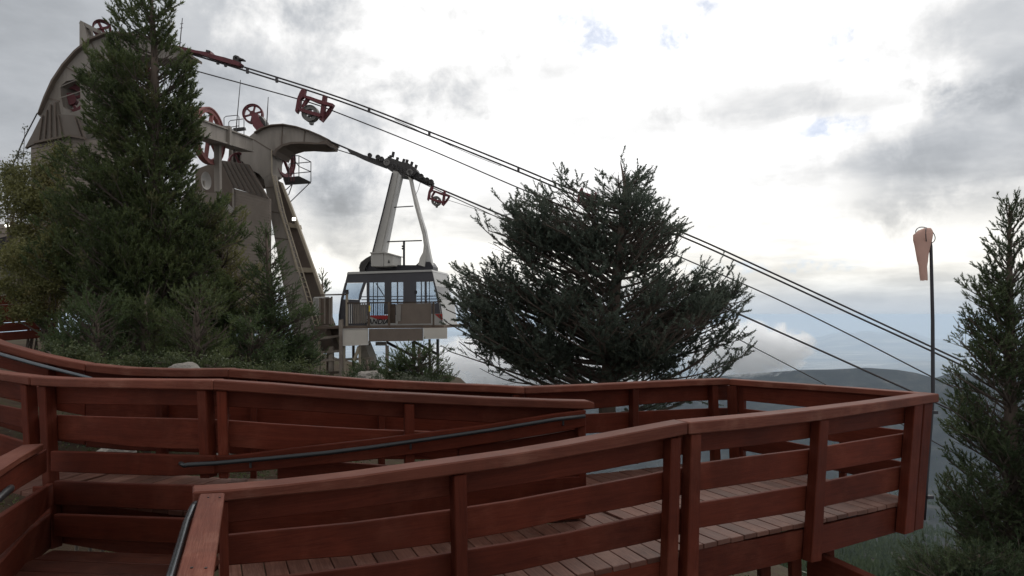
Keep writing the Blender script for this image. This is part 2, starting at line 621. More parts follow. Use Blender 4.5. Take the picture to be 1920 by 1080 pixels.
def terrain_mesh():
    nr, na = 230, 260
    az = np.radians(np.concatenate([np.linspace(-62, 10, 110, endpoint=False), np.linspace(10, 42, 230, endpoint=False), np.linspace(42, 62, 24)]))
    na = len(az)
    rr = np.concatenate([np.linspace(2.0, 40, 60), np.geomspace(42, 45000, nr - 60), np.linspace(3100, 3600, 22)])
    rr = np.sort(rr)
    V = []
    for r in rr:
        for a in az:
            x, y = r * math.sin(a), r * math.cos(a)
            if r <= 40:
                z = near_ground(x, y)
            else:
                x0, y0 = 40 * math.sin(a), 40 * math.cos(a)
                z0 = near_ground(x0, y0) + CAMZ - CAMZ
                pxx = CX + F * math.tan(a) if abs(a) < 1.2 else 5000
                crest_row = lerp_pts(pxx, RIDGE)
                rc = 3300
                zc = CAMZ - (crest_row - HZ) / F * rc * math.cos(a)
                zs = ((40, z0), (150, -50), (500, -154), (1100, -300), (1900, -460), (2400, -500), (rc, zc), (rc * 1.12, zc - 130), (6000, -1050), (8500, -1430), (11000, -1500), (45000, -1500))
                z = float(lerp_pts(r, zs))
                k = min(1.0, (r - 40) / 200)
                amp = 26 if r < 3000 else 55 if r < 8000 else 12
                amp = 3 + (amp - 3) * min(1.0, abs(r - rc) / (0.22 * rc))
                q = Vector((x / 420, y / 420, 1.7))
                z += k * amp * (mnoise.fractal(q, 1.0, 2.1, 5) * 0.9 - 0.1)
                if r > 9000:
                    z += 150 * max(0, mnoise.fractal(Vector((x / 5200, y / 5200, 4.4)), 1.0, 2.0, 5) - 0.25) * min(1, (r - 9000) / 3000)
                if 17500 < r < 23500 and 1640 < pxx < 1850:
                    z += 330 * math.sin(math.pi * (r - 17500) / 6000) * math.sin(math.pi * (pxx - 1640) / 210) * (0.7 + 0.6 * mnoise.fractal(Vector((x / 1800, y / 1800, 8.1)), 1.0, 2.0, 5))
                if r > 33000:
                    z += 620 * max(0, 0.35 + mnoise.fractal(Vector((a * 9, 2.2, 0)), 1.0, 2.0, 4)) * min(1, (r - 33000) / 5000)
            V.append((x, y, z))
    Fc = []
    for i in range(len(rr) - 1):
        for j in range(na - 1):
            Fc.append((i * na + j, i * na + j + 1, (i + 1) * na + j + 1, (i + 1) * na + j))
    return V, Fc


gm = bpy.data.materials.new('ground_cover')
gm.use_nodes = True
t = NT(gm.node_tree)
b = t.n['Principled BSDF']
pos = t.new('ShaderNodeNewGeometry').outputs['Position']
dist = t.vmath('LENGTH', pos)
near_n = t.noise(pos, 2.3, 8, 0.65)
near_c = t.ramp(near_n, ((0.30, (0.022, 0.017, 0.011)), (0.48, (0.055, 0.036, 0.024)), (0.60, (0.048, 0.045, 0.022)), (0.75, (0.08, 0.072, 0.050))))
far_n = t.noise(pos, 0.012, 10, 0.68, 0.3)
far_c = t.ramp(far_n, ((0.36, (0.010, 0.014, 0.016)), (0.54, (0.022, 0.026, 0.026)), (0.66, (0.052, 0.052, 0.046)), (0.76, (0.17, 0.155, 0.13))))
mpp = t.new('ShaderNodeMapping')
mpp.inputs['Scale'].default_value = (0.00022, 0.00055, 0.0)
t.put(mpp.inputs[0], pos)
pl_n = t.noise(mpp.outputs[0], 1.6, 9, 0.62, 0.5)
pl_c = t.ramp(pl_n, ((0.36, (0.03, 0.045, 0.045)), (0.5, (0.20, 0.175, 0.13)), (0.62, (0.52, 0.47, 0.38))))
mid_n = t.noise(pos, 0.35, 9, 0.7, 0.4)
mid_c = t.ramp(mid_n, ((0.32, (0.016, 0.018, 0.011)), (0.48, (0.045, 0.043, 0.026)), (0.60, (0.070, 0.066, 0.045)), (0.72, (0.14, 0.13, 0.105))))
far_c = t.mix(t.smooth(dist, 300, 1100), mid_c, far_c)
c = t.mix(t.smooth(dist, 25, 60), near_c, far_c)
c = t.mix(t.smooth(dist, 5200, 8000), c, pl_c)
t.put(b.inputs['Base Color'], c)
b.inputs['Roughness'].default_value = 0.95
b.inputs['Specular IOR Level'].default_value = 0.1
bp = t.new('ShaderNodeBump')
bp.inputs['Strength'].default_value = 0.6
bp.inputs['Distance'].default_value = 0.08
t.put(bp.inputs['Height'], near_n)
t.put(b.inputs['Normal'], bp.outputs[0])
V, Fc = terrain_mesh()
me = bpy.data.meshes.new('ground')
me.from_pydata(V, [], Fc)
for p in me.polygons:
    p.use_smooth = True
me.materials.append(gm)
ground = bpy.data.objects.new('ground', me)
COL.objects.link(ground)
struct(ground)

# air: one closed box of even haze
hm = bpy.data.materials.new('haze')
hm.use_nodes = True
t = NT(hm.node_tree)
t.n.clear()
o = t.new('ShaderNodeOutputMaterial')
pv = t.new('ShaderNodeVolumePrincipled')
pv.inputs['Color'].default_value = (0.70, 0.84, 1.0, 1)
pv.inputs['Density'].default_value = 0.000055
pv.inputs['Anisotropy'].default_value = 0.25
t.l.new(pv.outputs[0], o.inputs['Volume'])
MATS['haze'] = hm
HB = MB()
HB.hexa([(-60000, -300, -1700), (60000, -300, -1700), (60000, 60000, -1700), (-60000, 60000, -1700)],
        [(-60000, -300, 16), (60000, -300, 16), (60000, 60000, 16), (-60000, 60000, 16)])
hz = HB.build('haze', 'haze')
struct(hz, 'stuff', 'thin pale haze filling the air over the valley')

# the low white cloud against the far ridge
cm = bpy.data.materials.new('cloud_vapour')
cm.use_nodes = True
t = NT(cm.node_tree)
t.n.clear()
o = t.new('ShaderNodeOutputMaterial')
pv = t.new('ShaderNodeVolumePrincipled')
pv.inputs['Color'].default_value = (1.0, 1.0, 1.0, 1)
pv.inputs['Anisotropy'].default_value = 0.45
co = t.new('ShaderNodeTexCoord').outputs['Object']
ln = t.vmath('LENGTH', co)
nn = t.noise(t.vmath('MULTIPLY', co, (2.6, 2.6, 1.3)), 1.5, 6, 0.6, 0.6)
dn = t.math('SUBTRACT', t.math('ADD', t.math('SUBTRACT', 1.0, ln), t.math('MULTIPLY', t.math('SUBTRACT', nn, 0.5), 2.4)), 0.12)
dn = t.math('MULTIPLY', t.smooth(dn, 0.0, 0.25), 0.045)
t.put(pv.inputs['Density'], dn)
t.l.new(pv.outputs[0], o.inputs['Volume'])


def low_cloud(px, py, Y, rx, ry, rz, label):
    bm = bmesh.new()
    bmesh.ops.create_icosphere(bm, subdivisions=3, radius=1.0)
    me = bpy.data.meshes.new('low_cloud')
    bm.to_mesh(me)
    bm.free()
    me.materials.append(cm)
    ob = bpy.data.objects.new('low_cloud', me)
    ob.location = U(px, py, Y)
    ob.scale = (rx, ry, rz)
    COL.objects.link(ob)
    return struct(ob, 'stuff', label)


low_cloud(1400, 652, 2000, 215, 110, 92, 'white cloud tuft resting on the far ridge right of the spruce')
low_cloud(1000, 680, 2000, 420, 150, 100, 'white cloud bank in the valley behind the spruce')

#PART2
# ================================================================== DECKS AND RAILINGS
PF1 = plane_px(370, 3.40, 1290, 4.75)
PF2 = plane_px(1288, 4.75, 1755, 6.35)
PMR = plane_px(400, 4.80, 1115, 5.60)
PML = plane_px(75, 5.30, 400, 4.80)
PMD = plane_px(-80, 5.70, 58, 5.34)
PFA = plane_px(-80, 6.45, 160, 6.20)
PFB = plane_px(160, 6.20, 430, 5.90)
PFC = plane_px(430, 5.90, 985, 6.70)
PFD = plane_px(985, 6.70, 1365, 7.80)
PFE = plane_px(1365, 7.80, 1750, 6.48)
PLS = plane_px(100, 5.10, 0, 3.90)
RAILS = 'red timber railings along the ramps and decks'


def board(parent, name, pl, cols, off, th, mat='red_wood', bevel=0.006, bow=0.0):
    """cols: (x, y of upper front edge, y of lower front edge) in the photograph"""
    top = [pl.at(x, a, off) for x, a, b in cols]
    bot = [pl.at(x, b, off) for x, a, b in cols]
    mb = MB().slab(top, bot, pl.n * th)
    return mb.build(name, mat, parent, bevel, grain=(top[-1] - top[0]))


def post(parent, pl, quad, off=0.0, th=0.09, mat='red_wood', name='post'):
    """quad: upper left, upper right, lower right, lower left"""
    q = [pl.at(x, y, off) for x, y in quad]
    bk = pl.n * th
    mb = MB().hexa(q, [p + bk for p in q])
    return mb.build(name, mat, parent, 0.006, grain=(q[3] - q[0]))


def base_of(pl, x, y):
    p = pl.at(x, y)
    return (p.x, p.y, 0.0)


def xt(cols, k=0.0):
    return cols


# ---- platform front railing (right foreground)
r = thing('timber_railing', 'red timber railing along the platform front at right, windsock pole at its end', 'railing', base_of(PF2, 1300, 900), RAILS)
board(r, 'cap_rail', PF2, [(1293, 792, 815), (1420, 780.5, 803), (1540, 767.5, 788.5), (1638, 755.5, 773), (1761, 738, 754)], -0.02, 0.15, 'cap_wood', 0.008)
board(r, 'rail_board', PF2, [(1296, 808.0, 849), (1405, 795.0, 837), (1513, 782.0, 822.7), (1610, 767.0, 807), (1722, 751.0, 790)], 0.095, 0.04)
board(r, 'rail_board', PF2, [(1300, 871.7, 922), (1400, 857.5, 907), (1517, 843, 890), (1620, 826, 871), (1722, 809, 853)], 0.095, 0.04)
board(r, 'rail_board', PF2, [(1296, 946, 993), (1400, 930, 976), (1517, 910, 956.5), (1620, 889, 934), (1720, 869.5, 911)], 0.095, 0.04)
post(r, PF2, [(1297, 815), (1316, 813), (1310, 1105), (1288, 1108)])
post(r, PF2, [(1538.5, 788), (1555, 786), (1541, 1052), (1521.5, 1056)])
post(r, PF2, [(1716, 759), (1732, 756), (1714, 998), (1696.5, 1003)])
post(r, PF2, [(1734, 757), (1750, 755), (1731.5, 991), (1715, 996)])

# ---- walkway front railing (left of the joint)
r = thing('timber_railing', 'long red timber railing across the bottom foreground from stair to platform joint', 'railing', base_of(PF1, 900, 1000), RAILS)
board(r, 'cap_rail', PF1, [(361, 922.5, 944), (423, 919, 940), (511, 911.3, 931.5), (599, 901.3, 923), (660, 894, 917), (744, 882, 906), (847, 867.5, 891.5), (960, 851.8, 876), (1066, 834, 857), (1192, 810, 834.5), (1290, 791.5, 814.5)], -0.02, 0.15, 'cap_wood', 0.008)
board(r, 'rail_board', PF1, [(422, 934.0, 982), (660, 910.0, 955), (847, 884.0, 930), (1066, 850.0, 894), (1243, 817.0, 860.5), (1290, 808.0, 851)], 0.095, 0.04)
board(r, 'rail_board', PF1, [(424, 1005, 1061), (511, 996, 1054), (660, 982, 1043), (744, 971, 1031), (847, 957, 1016.5), (960, 940, 997), (1066, 920, 973), (1192, 896, 949), (1290, 876, 926)], 0.095, 0.04)
board(r, 'rail_board', PF1, [(426, 1092, 1155), (560, 1079, 1138), (660, 1066, 1124), (744, 1055, 1111), (847, 1037, 1094), (960, 1019, 1074), (1066, 1000, 1049), (1192, 972, 1022), (1288, 951, 1000)], 0.095, 0.04)
board(r, 'rim_board', PF1, [(426, 1190, 1300), (660, 1160, 1270), (960, 1108, 1200), (1097, 1082, 1165), (1239, 1046, 1120), (1287, 1034, 1106)], 0.095, 0.05)
post(r, PF1, [(851.5, 893), (876, 889), (879, 1150), (857, 1152)])
post(r, PF1, [(1259, 823), (1278, 820), (1270.5, 1120), (1250, 1124)])
post(r, PF1, [(412, 942), (428, 940), (432, 1230), (414, 1232)])

# ---- stair railing: level cap running from the front left corner towards the viewer
r = thing('timber_railing', 'stair railing with wide faded red cap, running towards the viewer beside a handrail', 'railing', tuple(U(400, 1000, 3.0)), RAILS)
zc = U(397, 924.5, 3.38).z - 0.004


def on_z(px, py, z):
    d = px_dir(px, py)
    return Vector((0, 0, CAMZ)) + d * ((z - CAMZ) / d.z)


fl, frr = on_z(374.5, 925.5, zc), on_z(421, 923.5, zc)
nl, nr_ = on_z(331, 1080, zc), on_z(398.5, 1080, zc)
nl2, nr2 = fl + (nl - fl) * 2.0, frr + (nr_ - frr) * 2.0
dn = Vector((0, 0, -0.042))
MB().hexa([fl, frr, frr + dn, fl + dn], [nl2, nr2, nr2 + dn, nl2 + dn]).build('cap_rail', 'cap_wood', r, 0.006, grain=(nl - fl))
ax = (nr2 - frr).normalized()
sd = (frr - fl).normalized()
for k, (z0, z1) in enumerate(((-0.046, -0.20), (-0.30, -0.46), (-0.56, -0.72))):
    a, b2 = frr - sd * 0.045 + ax * 0.05, nr2 - sd * 0.045
    MB().slab([a + Vector((0, 0, z0)), b2 + Vector((0, 0, z0))], [a + Vector((0, 0, z1)), b2 + Vector((0, 0, z1))], -sd * 0.035).build('rail_board', 'red_wood', r, 0.005, grain=ax)
pipe = [U(367, 945, 3.33), U(361, 953, 3.28), U(350, 980, 3.10), U(337, 1025, 2.78), U(320, 1082, 2.44), U(290, 1190, 1.98)]
hr = MB().tube(pipe, 0.017, 10).build('handrail', 'pipe_steel', r, smooth=True)
for (x, y) in ((390.5, 932.5), (412, 932.5), (359.5, 1064.5), (386, 1065)):
    c = on_z(x, y, zc + 0.0012)
    MB().tube([c, c + Vector((0, 0, 0.002))], 0.005, 8).build('screw_head', 'pipe_black', r)

# ---- middle railing, right run
r = thing('timber_railing', 'red middle railing between the two ramps, right run with black handrail and rounded cap end', 'railing', base_of(PMR, 750, 850), RAILS)
board(r, 'cap_rail', PMR, [(399, 713, 731.5), (508, 720, 739), (612, 728.5, 747), (696, 735, 752.5), (800, 740, 757.5), (920, 746.3, 762.6), (1039, 750.8, 766), (1106, 752.3, 767.5), (1115, 755, 766)], -0.02, 0.13, 'cap_wood', 0.008)
board(r, 'rail_board', PMR, [(398, 729.0, 761), (612, 744.0, 774), (700, 749.5, 780), (800, 754.5, 786), (920, 759.5, 793), (1095, 764.5, 800)], 0.095, 0.038)
board(r, 'rail_board', PMR, [(398, 787, 837), (427, 788.5, 838), (508, 794.6, 845), (612, 801, 851), (696, 805.7, 855), (807, 809.5, 858), (1015, 815, 860), (1096, 817, 861)], 0.095, 0.038)
board(r, 'rail_board', PMR, [(520, 858, 908), (633, 867, 915), (736, 874, 921), (1094, 880, 925)], 0.095, 0.038)
board(r, 'rail_board', PMR, [(402, 855, 888), (427, 855, 887), (480, 849.5, 884), (550, 840.4, 877), (696, 824.3, 862), (800, 811, 849), (920, 795.5, 831), (1039, 776, 812), (1099, 769, 799)], -0.042, 0.04)
post(r, PMR, [(405.5, 733), (424.5, 734), (428, 898), (410, 897)])
post(r, PMR, [(759, 757), (777, 758), (778, 925), (760, 925)])
post(r, PMR, [(1084, 768), (1098, 769), (1100, 925), (1086, 925)])
board(r, 'rail_board', PMR, [(860, 842, 905), (1099, 803, 912)], 0.05, 0.035)
hp = [PMR.at(x, y, -0.085) for x, y in ((346, 873), (352, 871.5), (404, 868.5), (508, 859.5), (612, 849.5), (696, 839), (800, 824), (920, 806.5), (1039, 787), (1097, 780))]
pl0 = PMR.at(338.5, 869, -0.04)
MB().tube([pl0] + hp, 0.0165, 10).build('handrail', 'pipe_black', r, smooth=True)
for x, y in ((770, 829), (1056, 784.5), (470, 863)):
    a = PMR.at(x, y + 2, -0.085)
    bq = PMR.at(x, y + 12, -0.043)
    MB().tube([a, a + Vector((0, 0, -0.04)), bq], 0.009, 6).build('bracket', 'pipe_black', r)

# ---- middle railing, left run
r = thing('timber_railing', 'red middle railing at left between corner post and double posts, lower boards beside the landing', 'railing', base_of(PML, 240, 900), RAILS)
board(r, 'cap_rail', PML, [(56, 706.5, 723), (122, 710.3, 726.5), (204, 711.8, 728), (320, 712.8, 730), (397.5, 713, 731.7)], -0.02, 0.13, 'cap_wood', 0.008)
board(r, 'rail_board', PML, [(72, 722.0, 756), (200, 726.0, 759), (320, 727.0, 760.5), (396, 729.0, 761)], 0.095, 0.038)
board(r, 'rail_board', PML, [(72, 777, 823), (163, 781, 828), (245, 783.5, 838), (320, 785, 842), (396, 787, 843)], 0.095, 0.038)
board(r, 'rail_board', PML, [(94, 846, 884.5), (204, 849, 889), (320, 853, 893), (400.5, 855, 889)], -0.042, 0.04)
board(r, 'rail_board', PML, [(100, 902, 946.5), (222, 907, 952.5), (367, 910.5, 958.5), (420, 912, 960)], -0.042, 0.04)
board(r, 'rail_board', PML, [(100, 964.5, 1006), (222, 969, 1015), (346, 973, 1020), (420, 975, 1022)], -0.042, 0.04)
post(r, PML, [(368, 732), (385, 732), (391.5, 897), (374, 897)])
post(r, PML, [(70, 724), (84.5, 725), (98, 1030), (84, 1030)])
for x, y0, y1 in ((140, 1008, 1031), (165.5, 1010, 1032), (189, 1012, 1033)):
    post(r, PML, [(x - 1.6, y0), (x + 1.6, y0), (x + 1.9, y1 + 8), (x - 1.3, y1 + 8)], 0.30, 0.03, 'grey_timber', 'baluster')

# ---- middle railing, far left run
r = thing('timber_railing', 'short red middle railing run leaving the picture at the left edge', 'railing', base_of(PMD, 20, 800), RAILS)
board(r, 'cap_rail', PMD, [(-70, 689, 703), (0, 700, 714), (54, 706.3, 722.7)], -0.02, 0.13, 'cap_wood', 0.008)
board(r, 'rail_board', PMD, [(-70, 707.0, 737), (0, 713.0, 745), (58, 721.0, 753)], 0.095, 0.038)
board(r, 'rail_board', PMD, [(-70, 748, 780), (0, 760.5, 792), (58, 772, 806)], 0.095, 0.038)
board(r, 'rail_board', PMD, [(-70, 800, 846), (0, 816, 862), (58, 834, 880)], 0.095, 0.038)
post(r, PMD, [(37, 721), (48, 722.5), (56, 858), (44, 858)])

# ---- railing at the left of the stair
r = thing('timber_railing', 'red railing in the lower left corner coming towards the viewer, handrail end on its board', 'railing', base_of(PLS, 50, 950), RAILS)
board(r, 'cap_rail', PLS, [(-60, 914, 930), (0, 880.6, 896), (40, 855, 868), (82, 831.5, 844)], -0.015, 0.13, 'cap_wood', 0.006)
board(r, 'rail_board', PLS, [(-60, 930, 985), (0, 896.6, 942), (40, 868.6, 914), (88, 842, 885)], 0.01, 0.04)
board(r, 'rail_board', PLS, [(-60, 1010, 1088), (0, 969, 1044), (50, 937, 995), (100, 905, 946.5)], 0.01, 0.04)
board(r, 'rail_board', PLS, [(-60, 1108, 1190), (0, 1056, 1130), (50, 1000, 1065), (103, 958, 1023)], 0.01, 0.04)
hp = [PLS.at(x, y, -0.06) for x, y in ((18, 918), (10, 924), (0, 933), (-60, 985))]
MB().tube([PLS.at(20, 915, 0.0)] + hp, 0.022, 10).build('handrail', 'pipe_black', r, smooth=True)

# ---- far railing of the upper ramp
r = thing('timber_railing', 'red far railing at left edge sloping down behind the black handrail', 'railing', base_of(PFA, 60, 750), RAILS)
board(r, 'cap_rail', PFA, [(-70, 617, 631), (0, 645, 659), (67, 663.5, 678), (120, 675, 689), (159, 682, 696)], -0.02, 0.13, 'cap_wood', 0.008)
board(r, 'rail_board', PFA, [(-70, 628.0, 660), (0, 656.0, 690), (67, 675.0, 707), (159, 693.0, 724)], 0.09, 0.038)
board(r, 'rail_board', PFA, [(-70, 680, 720), (0, 706, 745), (67, 724, 762), (159, 742, 780)], 0.09, 0.038)
board(r, 'rail_board', PFA, [(-70, 745, 800), (0, 765, 800), (67, 785, 820), (159, 803, 835)], 0.09, 0.038)
hp = [PFA.at(x, y, -0.07) for x, y in ((-70, 642), (0, 664), (60, 681), (110, 694), (155, 705.5), (190, 716))]
MB().tube(hp, 0.018, 8).build('handrail', 'pipe_steel', r, smooth=True)
post(r, PFA, [(78, 682), (90, 685), (94, 880), (82, 880)])

r = thing('timber_railing', 'red far railing in front of the dark pine, nearly level, left of its joint', 'railing', base_of(PFB, 300, 750), RAILS)
board(r, 'cap_rail', PFB, [(160, 682.3, 697), (200, 686.5, 701.5), (240, 690, 705), (330, 692.5, 707.5), (427, 691.5, 707.5)], -0.02, 0.13, 'cap_wood', 0.008)
board(r, 'rail_board', PFB, [(160, 694.0, 726), (240, 702.0, 735), (427, 704.0, 738)], 0.09, 0.038)
board(r, 'rail_board', PFB, [(160, 744, 782), (240, 752, 790), (427, 756, 795)], 0.09, 0.038)
board(r, 'rail_board', PFB, [(160, 805, 838), (240, 811, 845), (427, 815, 850)], 0.09, 0.038)
post(r, PFB, [(290, 708), (303, 708), (304, 900), (292, 900)])

r = thing('timber_railing', 'long red far railing below the tram dock, sloping down to the right', 'railing', base_of(PFC, 700, 800), RAILS)
board(r, 'cap_rail', PFC, [(428, 691.8, 708), (508, 697.5, 713.5), (612, 706, 722), (696, 712.5, 728), (800, 717.5, 732), (920, 722.5, 736), (984, 726, 739)], -0.02, 0.13, 'cap_wood', 0.008)
board(r, 'rail_board', PFC, [(430, 706.0, 738), (612, 719.5, 752), (800, 729.0, 760), (984, 736.0, 766)], 0.09, 0.038)
board(r, 'rail_board', PFC, [(430, 757, 796), (612, 770, 808), (800, 778, 814), (984, 782, 816)], 0.09, 0.038)
board(r, 'rail_board', PFC, [(430, 816, 851), (612, 826, 860), (800, 832, 862), (984, 834, 862)], 0.09, 0.038)
for x, y in ((475, 712), (716, 730), (968, 740)):
    post(r, PFC, [(x - 6, y), (x + 6, y + 0.6), (x + 6, 925), (x - 6, 925)])

r = thing('timber_railing', 'red far railing in front of the spruce, rising to the platform corner', 'railing', base_of(PFD, 1200, 800), RAILS)
board(r, 'cap_rail', PFD, [(985, 726, 739), (1100, 722, 734), (1211, 716.5, 728.5), (1300, 712.5, 724), (1369, 710, 721.3)], -0.02, 0.13, 'cap_wood', 0.008)
board(r, 'rail_board', PFD, [(986, 736.0, 772), (1100, 731.0, 768), (1187, 726.5, 760), (1291, 721.0, 752), (1369, 718.0, 750)], 0.09, 0.038)
board(r, 'rail_board', PFD, [(986, 784, 826), (1100, 777, 813), (1211, 771, 807), (1335, 765.5, 803), (1369, 765, 802)], 0.09, 0.038)
board(r, 'rail_board', PFD, [(986, 836, 872), (1100, 826, 862), (1211, 815, 850), (1369, 806, 842)], 0.09, 0.038)
post(r, PFD, [(1187, 729), (1198, 728.5), (1198, 870), (1188, 870)])
post(r, PFD, [(1336, 722.5), (1346.5, 722), (1353, 882), (1341, 882)])

r = thing('timber_railing', 'red railing along the outer right side of the platform against the blue ridge', 'railing', base_of(PFE, 1550, 800), RAILS)
board(r, 'cap_rail', PFE, [(1366, 711, 722), (1450, 717, 728), (1520, 721.8, 732), (1620, 729, 739), (1738, 738.6, 748)], -0.02, 0.13, 'cap_wood', 0.006)
board(r, 'rail_board', PFE, [(1367, 718.0, 748), (1407, 721.0, 752.6), (1517, 729.0, 764), (1700, 743.0, 783)], 0.03, 0.038)
board(r, 'rail_board', PFE, [(1367, 763, 800), (1395, 766.7, 805), (1435, 771, 811), (1552, 787, 826), (1660, 803, 843), (1706, 808, 850)], 0.03, 0.038)
board(r, 'rail_board', PFE, [(1367, 807, 840), (1395, 813, 845), (1437, 820.5, 853), (1521, 837, 873), (1603, 850, 891), (1673, 862.6, 906), (1706, 870, 914)], 0.03, 0.038)
post(r, PFE, [(1362, 723), (1380, 724), (1386, 885), (1368, 885)], -0.02, 0.08)
post(r, PFE, [(1384, 724), (1395, 725), (1394, 885), (1384, 885)], 0.03, 0.08)
post(r, PFE, [(1574, 737), (1586, 738), (1584, 915), (1572, 915)], 0.07, 0.08)

# ---- floors: every plank its own board


def xy(pl, px, off=0.0):
    p = pl.at(px, 700, off)
    return Vector((p.x, p.y))


def hit(p, d, line):
    """first crossing of the ray p + t d with a polyline (2-D)"""
    best = None
    for a, b in zip(line, line[1:]):
        e = b - a
        den = d.x * e.y - d.y * e.x
        if abs(den) < 1e-9:
            continue
        q = a - p
        tt = (q.x * e.y - q.y * e.x) / den
        s = (q.x * d.y - q.y * d.x) / den
        if tt > 0.05 and -1e-6 <= s <= 1 + 1e-6 and (best is None or tt < best):
            best = tt
    return best


def planks(parent, a, b, za, zb, line, zfar=None, step=0.142, gap=0.007, th=0.036, mat='deck_wood', d=None, zf=None):
    e = b - a
    L = e.length
    e = e / L
    if d is None:
        d = Vector((-e.y, e.x))
        if d.y < 0:
            d = -d
    n = int(L / step)
    for i in range(n):
        s0, s1 = i * step, (i + 1) * step - gap
        p0, p1 = a + e * s0, a + e * s1
        t0, t1 = hit(p0, d, line), hit(p1, d, line)
        if t0 is None or t1 is None:
            continue
        t0, t1 = t0 - 0.01, t1 - 0.01
        dz = random.uniform(-0.003, 0.003)
        z0, z1 = za + (zb - za) * s0 / L + dz, za + (zb - za) * s1 / L + dz
        f0, f1 = p0 + d * t0, p1 + d * t1
        g0 = zf(f0) + dz if zf else z0
        g1 = zf(f1) + dz if zf else z1
        q = [Vector((p0.x, p0.y, z0)), Vector((p1.x, p1.y, z1)), Vector((f1.x, f1.y, g1)), Vector((f0.x, f0.y, g0))]
        MB().hexa(q, [v - Vector((0, 0, th)) for v in q]).build('plank', mat, parent, 0.004, grain=(d.x, d.y, 0))


P1, P2 = xy(PF2, 1290, 0.09), xy(PF2, 1722, 0.09)
P3, P4 = xy(PFE, 1372, 0.0), xy(PFD, 990, 0.0)
PE2 = xy(PFE, 1722, 0.0)
A1 = xy(PF1, 430, 0.09)
J1 = xy(PF1, 1286, 0.09)
M1, B1 = xy(PMR, 1110, 0.05), xy(PMR, 400, 0.05)
MN, BN = xy(PMR, 1110, -0.05), xy(PMR, 400, -0.05)
C1 = xy(PML, 80, 0.05)
D1 = xy(PMD, -75, 0.05)
H1, HL = xy(PFB, 160, 0.0), xy(PFA, -75, 0.0)
G1 = xy(PFC, 430, 0.0)

deck = thing('viewing_platform', 'timber viewing platform of worn grey-pink planks on red beams at right', 'deck', (P1.x, P1.y, 0))
za, zb = PF2.at(1300, 1023.5, 0.09).z, PF2.at(1698, 940.5, 0.09).z


def zdeck(p):
    f = min(1.0, max(0.0, (p - P3).length / (PE2 - P3).length)) if p.x > P3.x else 0.0
    return 0.056 + (-0.075 - 0.056) * f


planks(deck, P1, P2, za, zb, [P4 + (P4 - P3) * 0.8, P4, P3, PE2, P2], zf=zdeck)
board(deck, 'rim_board', PF2, [(1296, 1030, 1096), (1419, 1011, 1069), (1517, 991, 1046), (1620, 967, 1016), (1712, 943, 990)], 0.10, 0.045)
for x in (1432, 1490, 1552):
    a = PF2.at(x, 1056, 0.5)
    MB().bar((a.x, a.y, -0.16), (a.x, a.y, -4.0), 0.09, 0.09, Vector((0, 1, 0))).build('support_post', 'red_wood', deck, 0.005, grain=(0, 0, 1))
a1, a2 = U(1520, 1046, 5.9), U(1655, 1056, 5.25)
dd = (a2 - a1)
dd.z = 0
dd.normalize()
MB().bar(a1 + Vector((0, 0, -0.06)), a1 + dd * 1.0 + Vector((0, 0, -0.10)), 0.10, 0.28).build('support_beam', 'red_wood', deck, 0.006, grain=dd)
for k in range(4):
    a = PF2.at(1330 + 110 * k, 1040, 0.25)
    bq = a + PF2.n * 1.6
    MB().bar((a.x, a.y, -0.14), (bq.x, bq.y, -0.14), 0.045, 0.18).build('joist', 'red_wood', deck, 0, grain=PF2.n)

walk = thing('lower_walkway', 'level plank walkway between the front and middle railings', 'walkway', (J1.x, J1.y, 0))
planks(walk, A1, J1, PF1.at(560, 1195, 0.09).z, PF1.at(1239, 1042, 0.09).z, [xy(PML, 80, -0.06), BN, MN, P4, P3], zf=lambda p: 0.035)

dW = (J1 - A1).normalized()
pw = A1 + dW * (int((J1 - A1).length / 0.142) * 0.142)
dW = Vector((-dW.y, dW.x))
dP = (P2 - P1).normalized()
dP = Vector((-dP.y, dP.x))
fw = pw + dW * (hit(pw, dW, [BN, MN, P4 + (P4 - P3) * 0.8, P4, P3]) or 2.0)
fp = P1 + dP * (hit(P1, dP, [P4 + (P4 - P3) * 0.8, P4, P3, PE2]) or 2.0)
fm = (fw + fp) / 2
q = [Vector((pw.x, pw.y, 0.030)), Vector((P1.x, P1.y, 0.030)), Vector((fm.x + 0.04, fm.y, 0.022)), Vector((fm.x - 0.04, fm.y, 0.022))]
MB().hexa(q, [v - Vector((0, 0, 0.03)) for v in q]).build('plank', 'deck_wood', walk, 0.003, grain=(dW.x, dW.y, 0))

ramp = thing('upper_ramp', 'plank ramp between the middle and far railings, rising to the left', 'ramp', (B1.x, B1.y, 0))


def zramp(p):
    s = (M1 - p).dot((M1 - B1).normalized())
    if s < 0:
        return 0.0
    L0 = (M1 - B1).length
    z = 0.28 * min(s, L0) / L0
    if s > L0:
        z += 0.02 * (s - L0)
    u = max(0.0, (H1.x + 0.5) - p.x)
    return z + 0.13 * u


far_line = [HL, H1, G1, P4, P3]
planks(ramp, B1, M1, 0.28, 0.0, far_line, zf=zramp)
planks(ramp, C1, B1, 0.28, 0.28, far_line, zf=zramp)
planks(ramp, D1, C1, 0.33, 0.28, far_line, zf=zramp)
board(ramp, 'skirt_board', PMR, [(402, 930, 1040), (750, 915, 1010), (1099, 893, 972)], 0.0, 0.04)
board(ramp, 'skirt_board', PML, [(60, 912, 1010), (240, 925, 1040), (400, 935, 1060)], 0.10, 0.03)

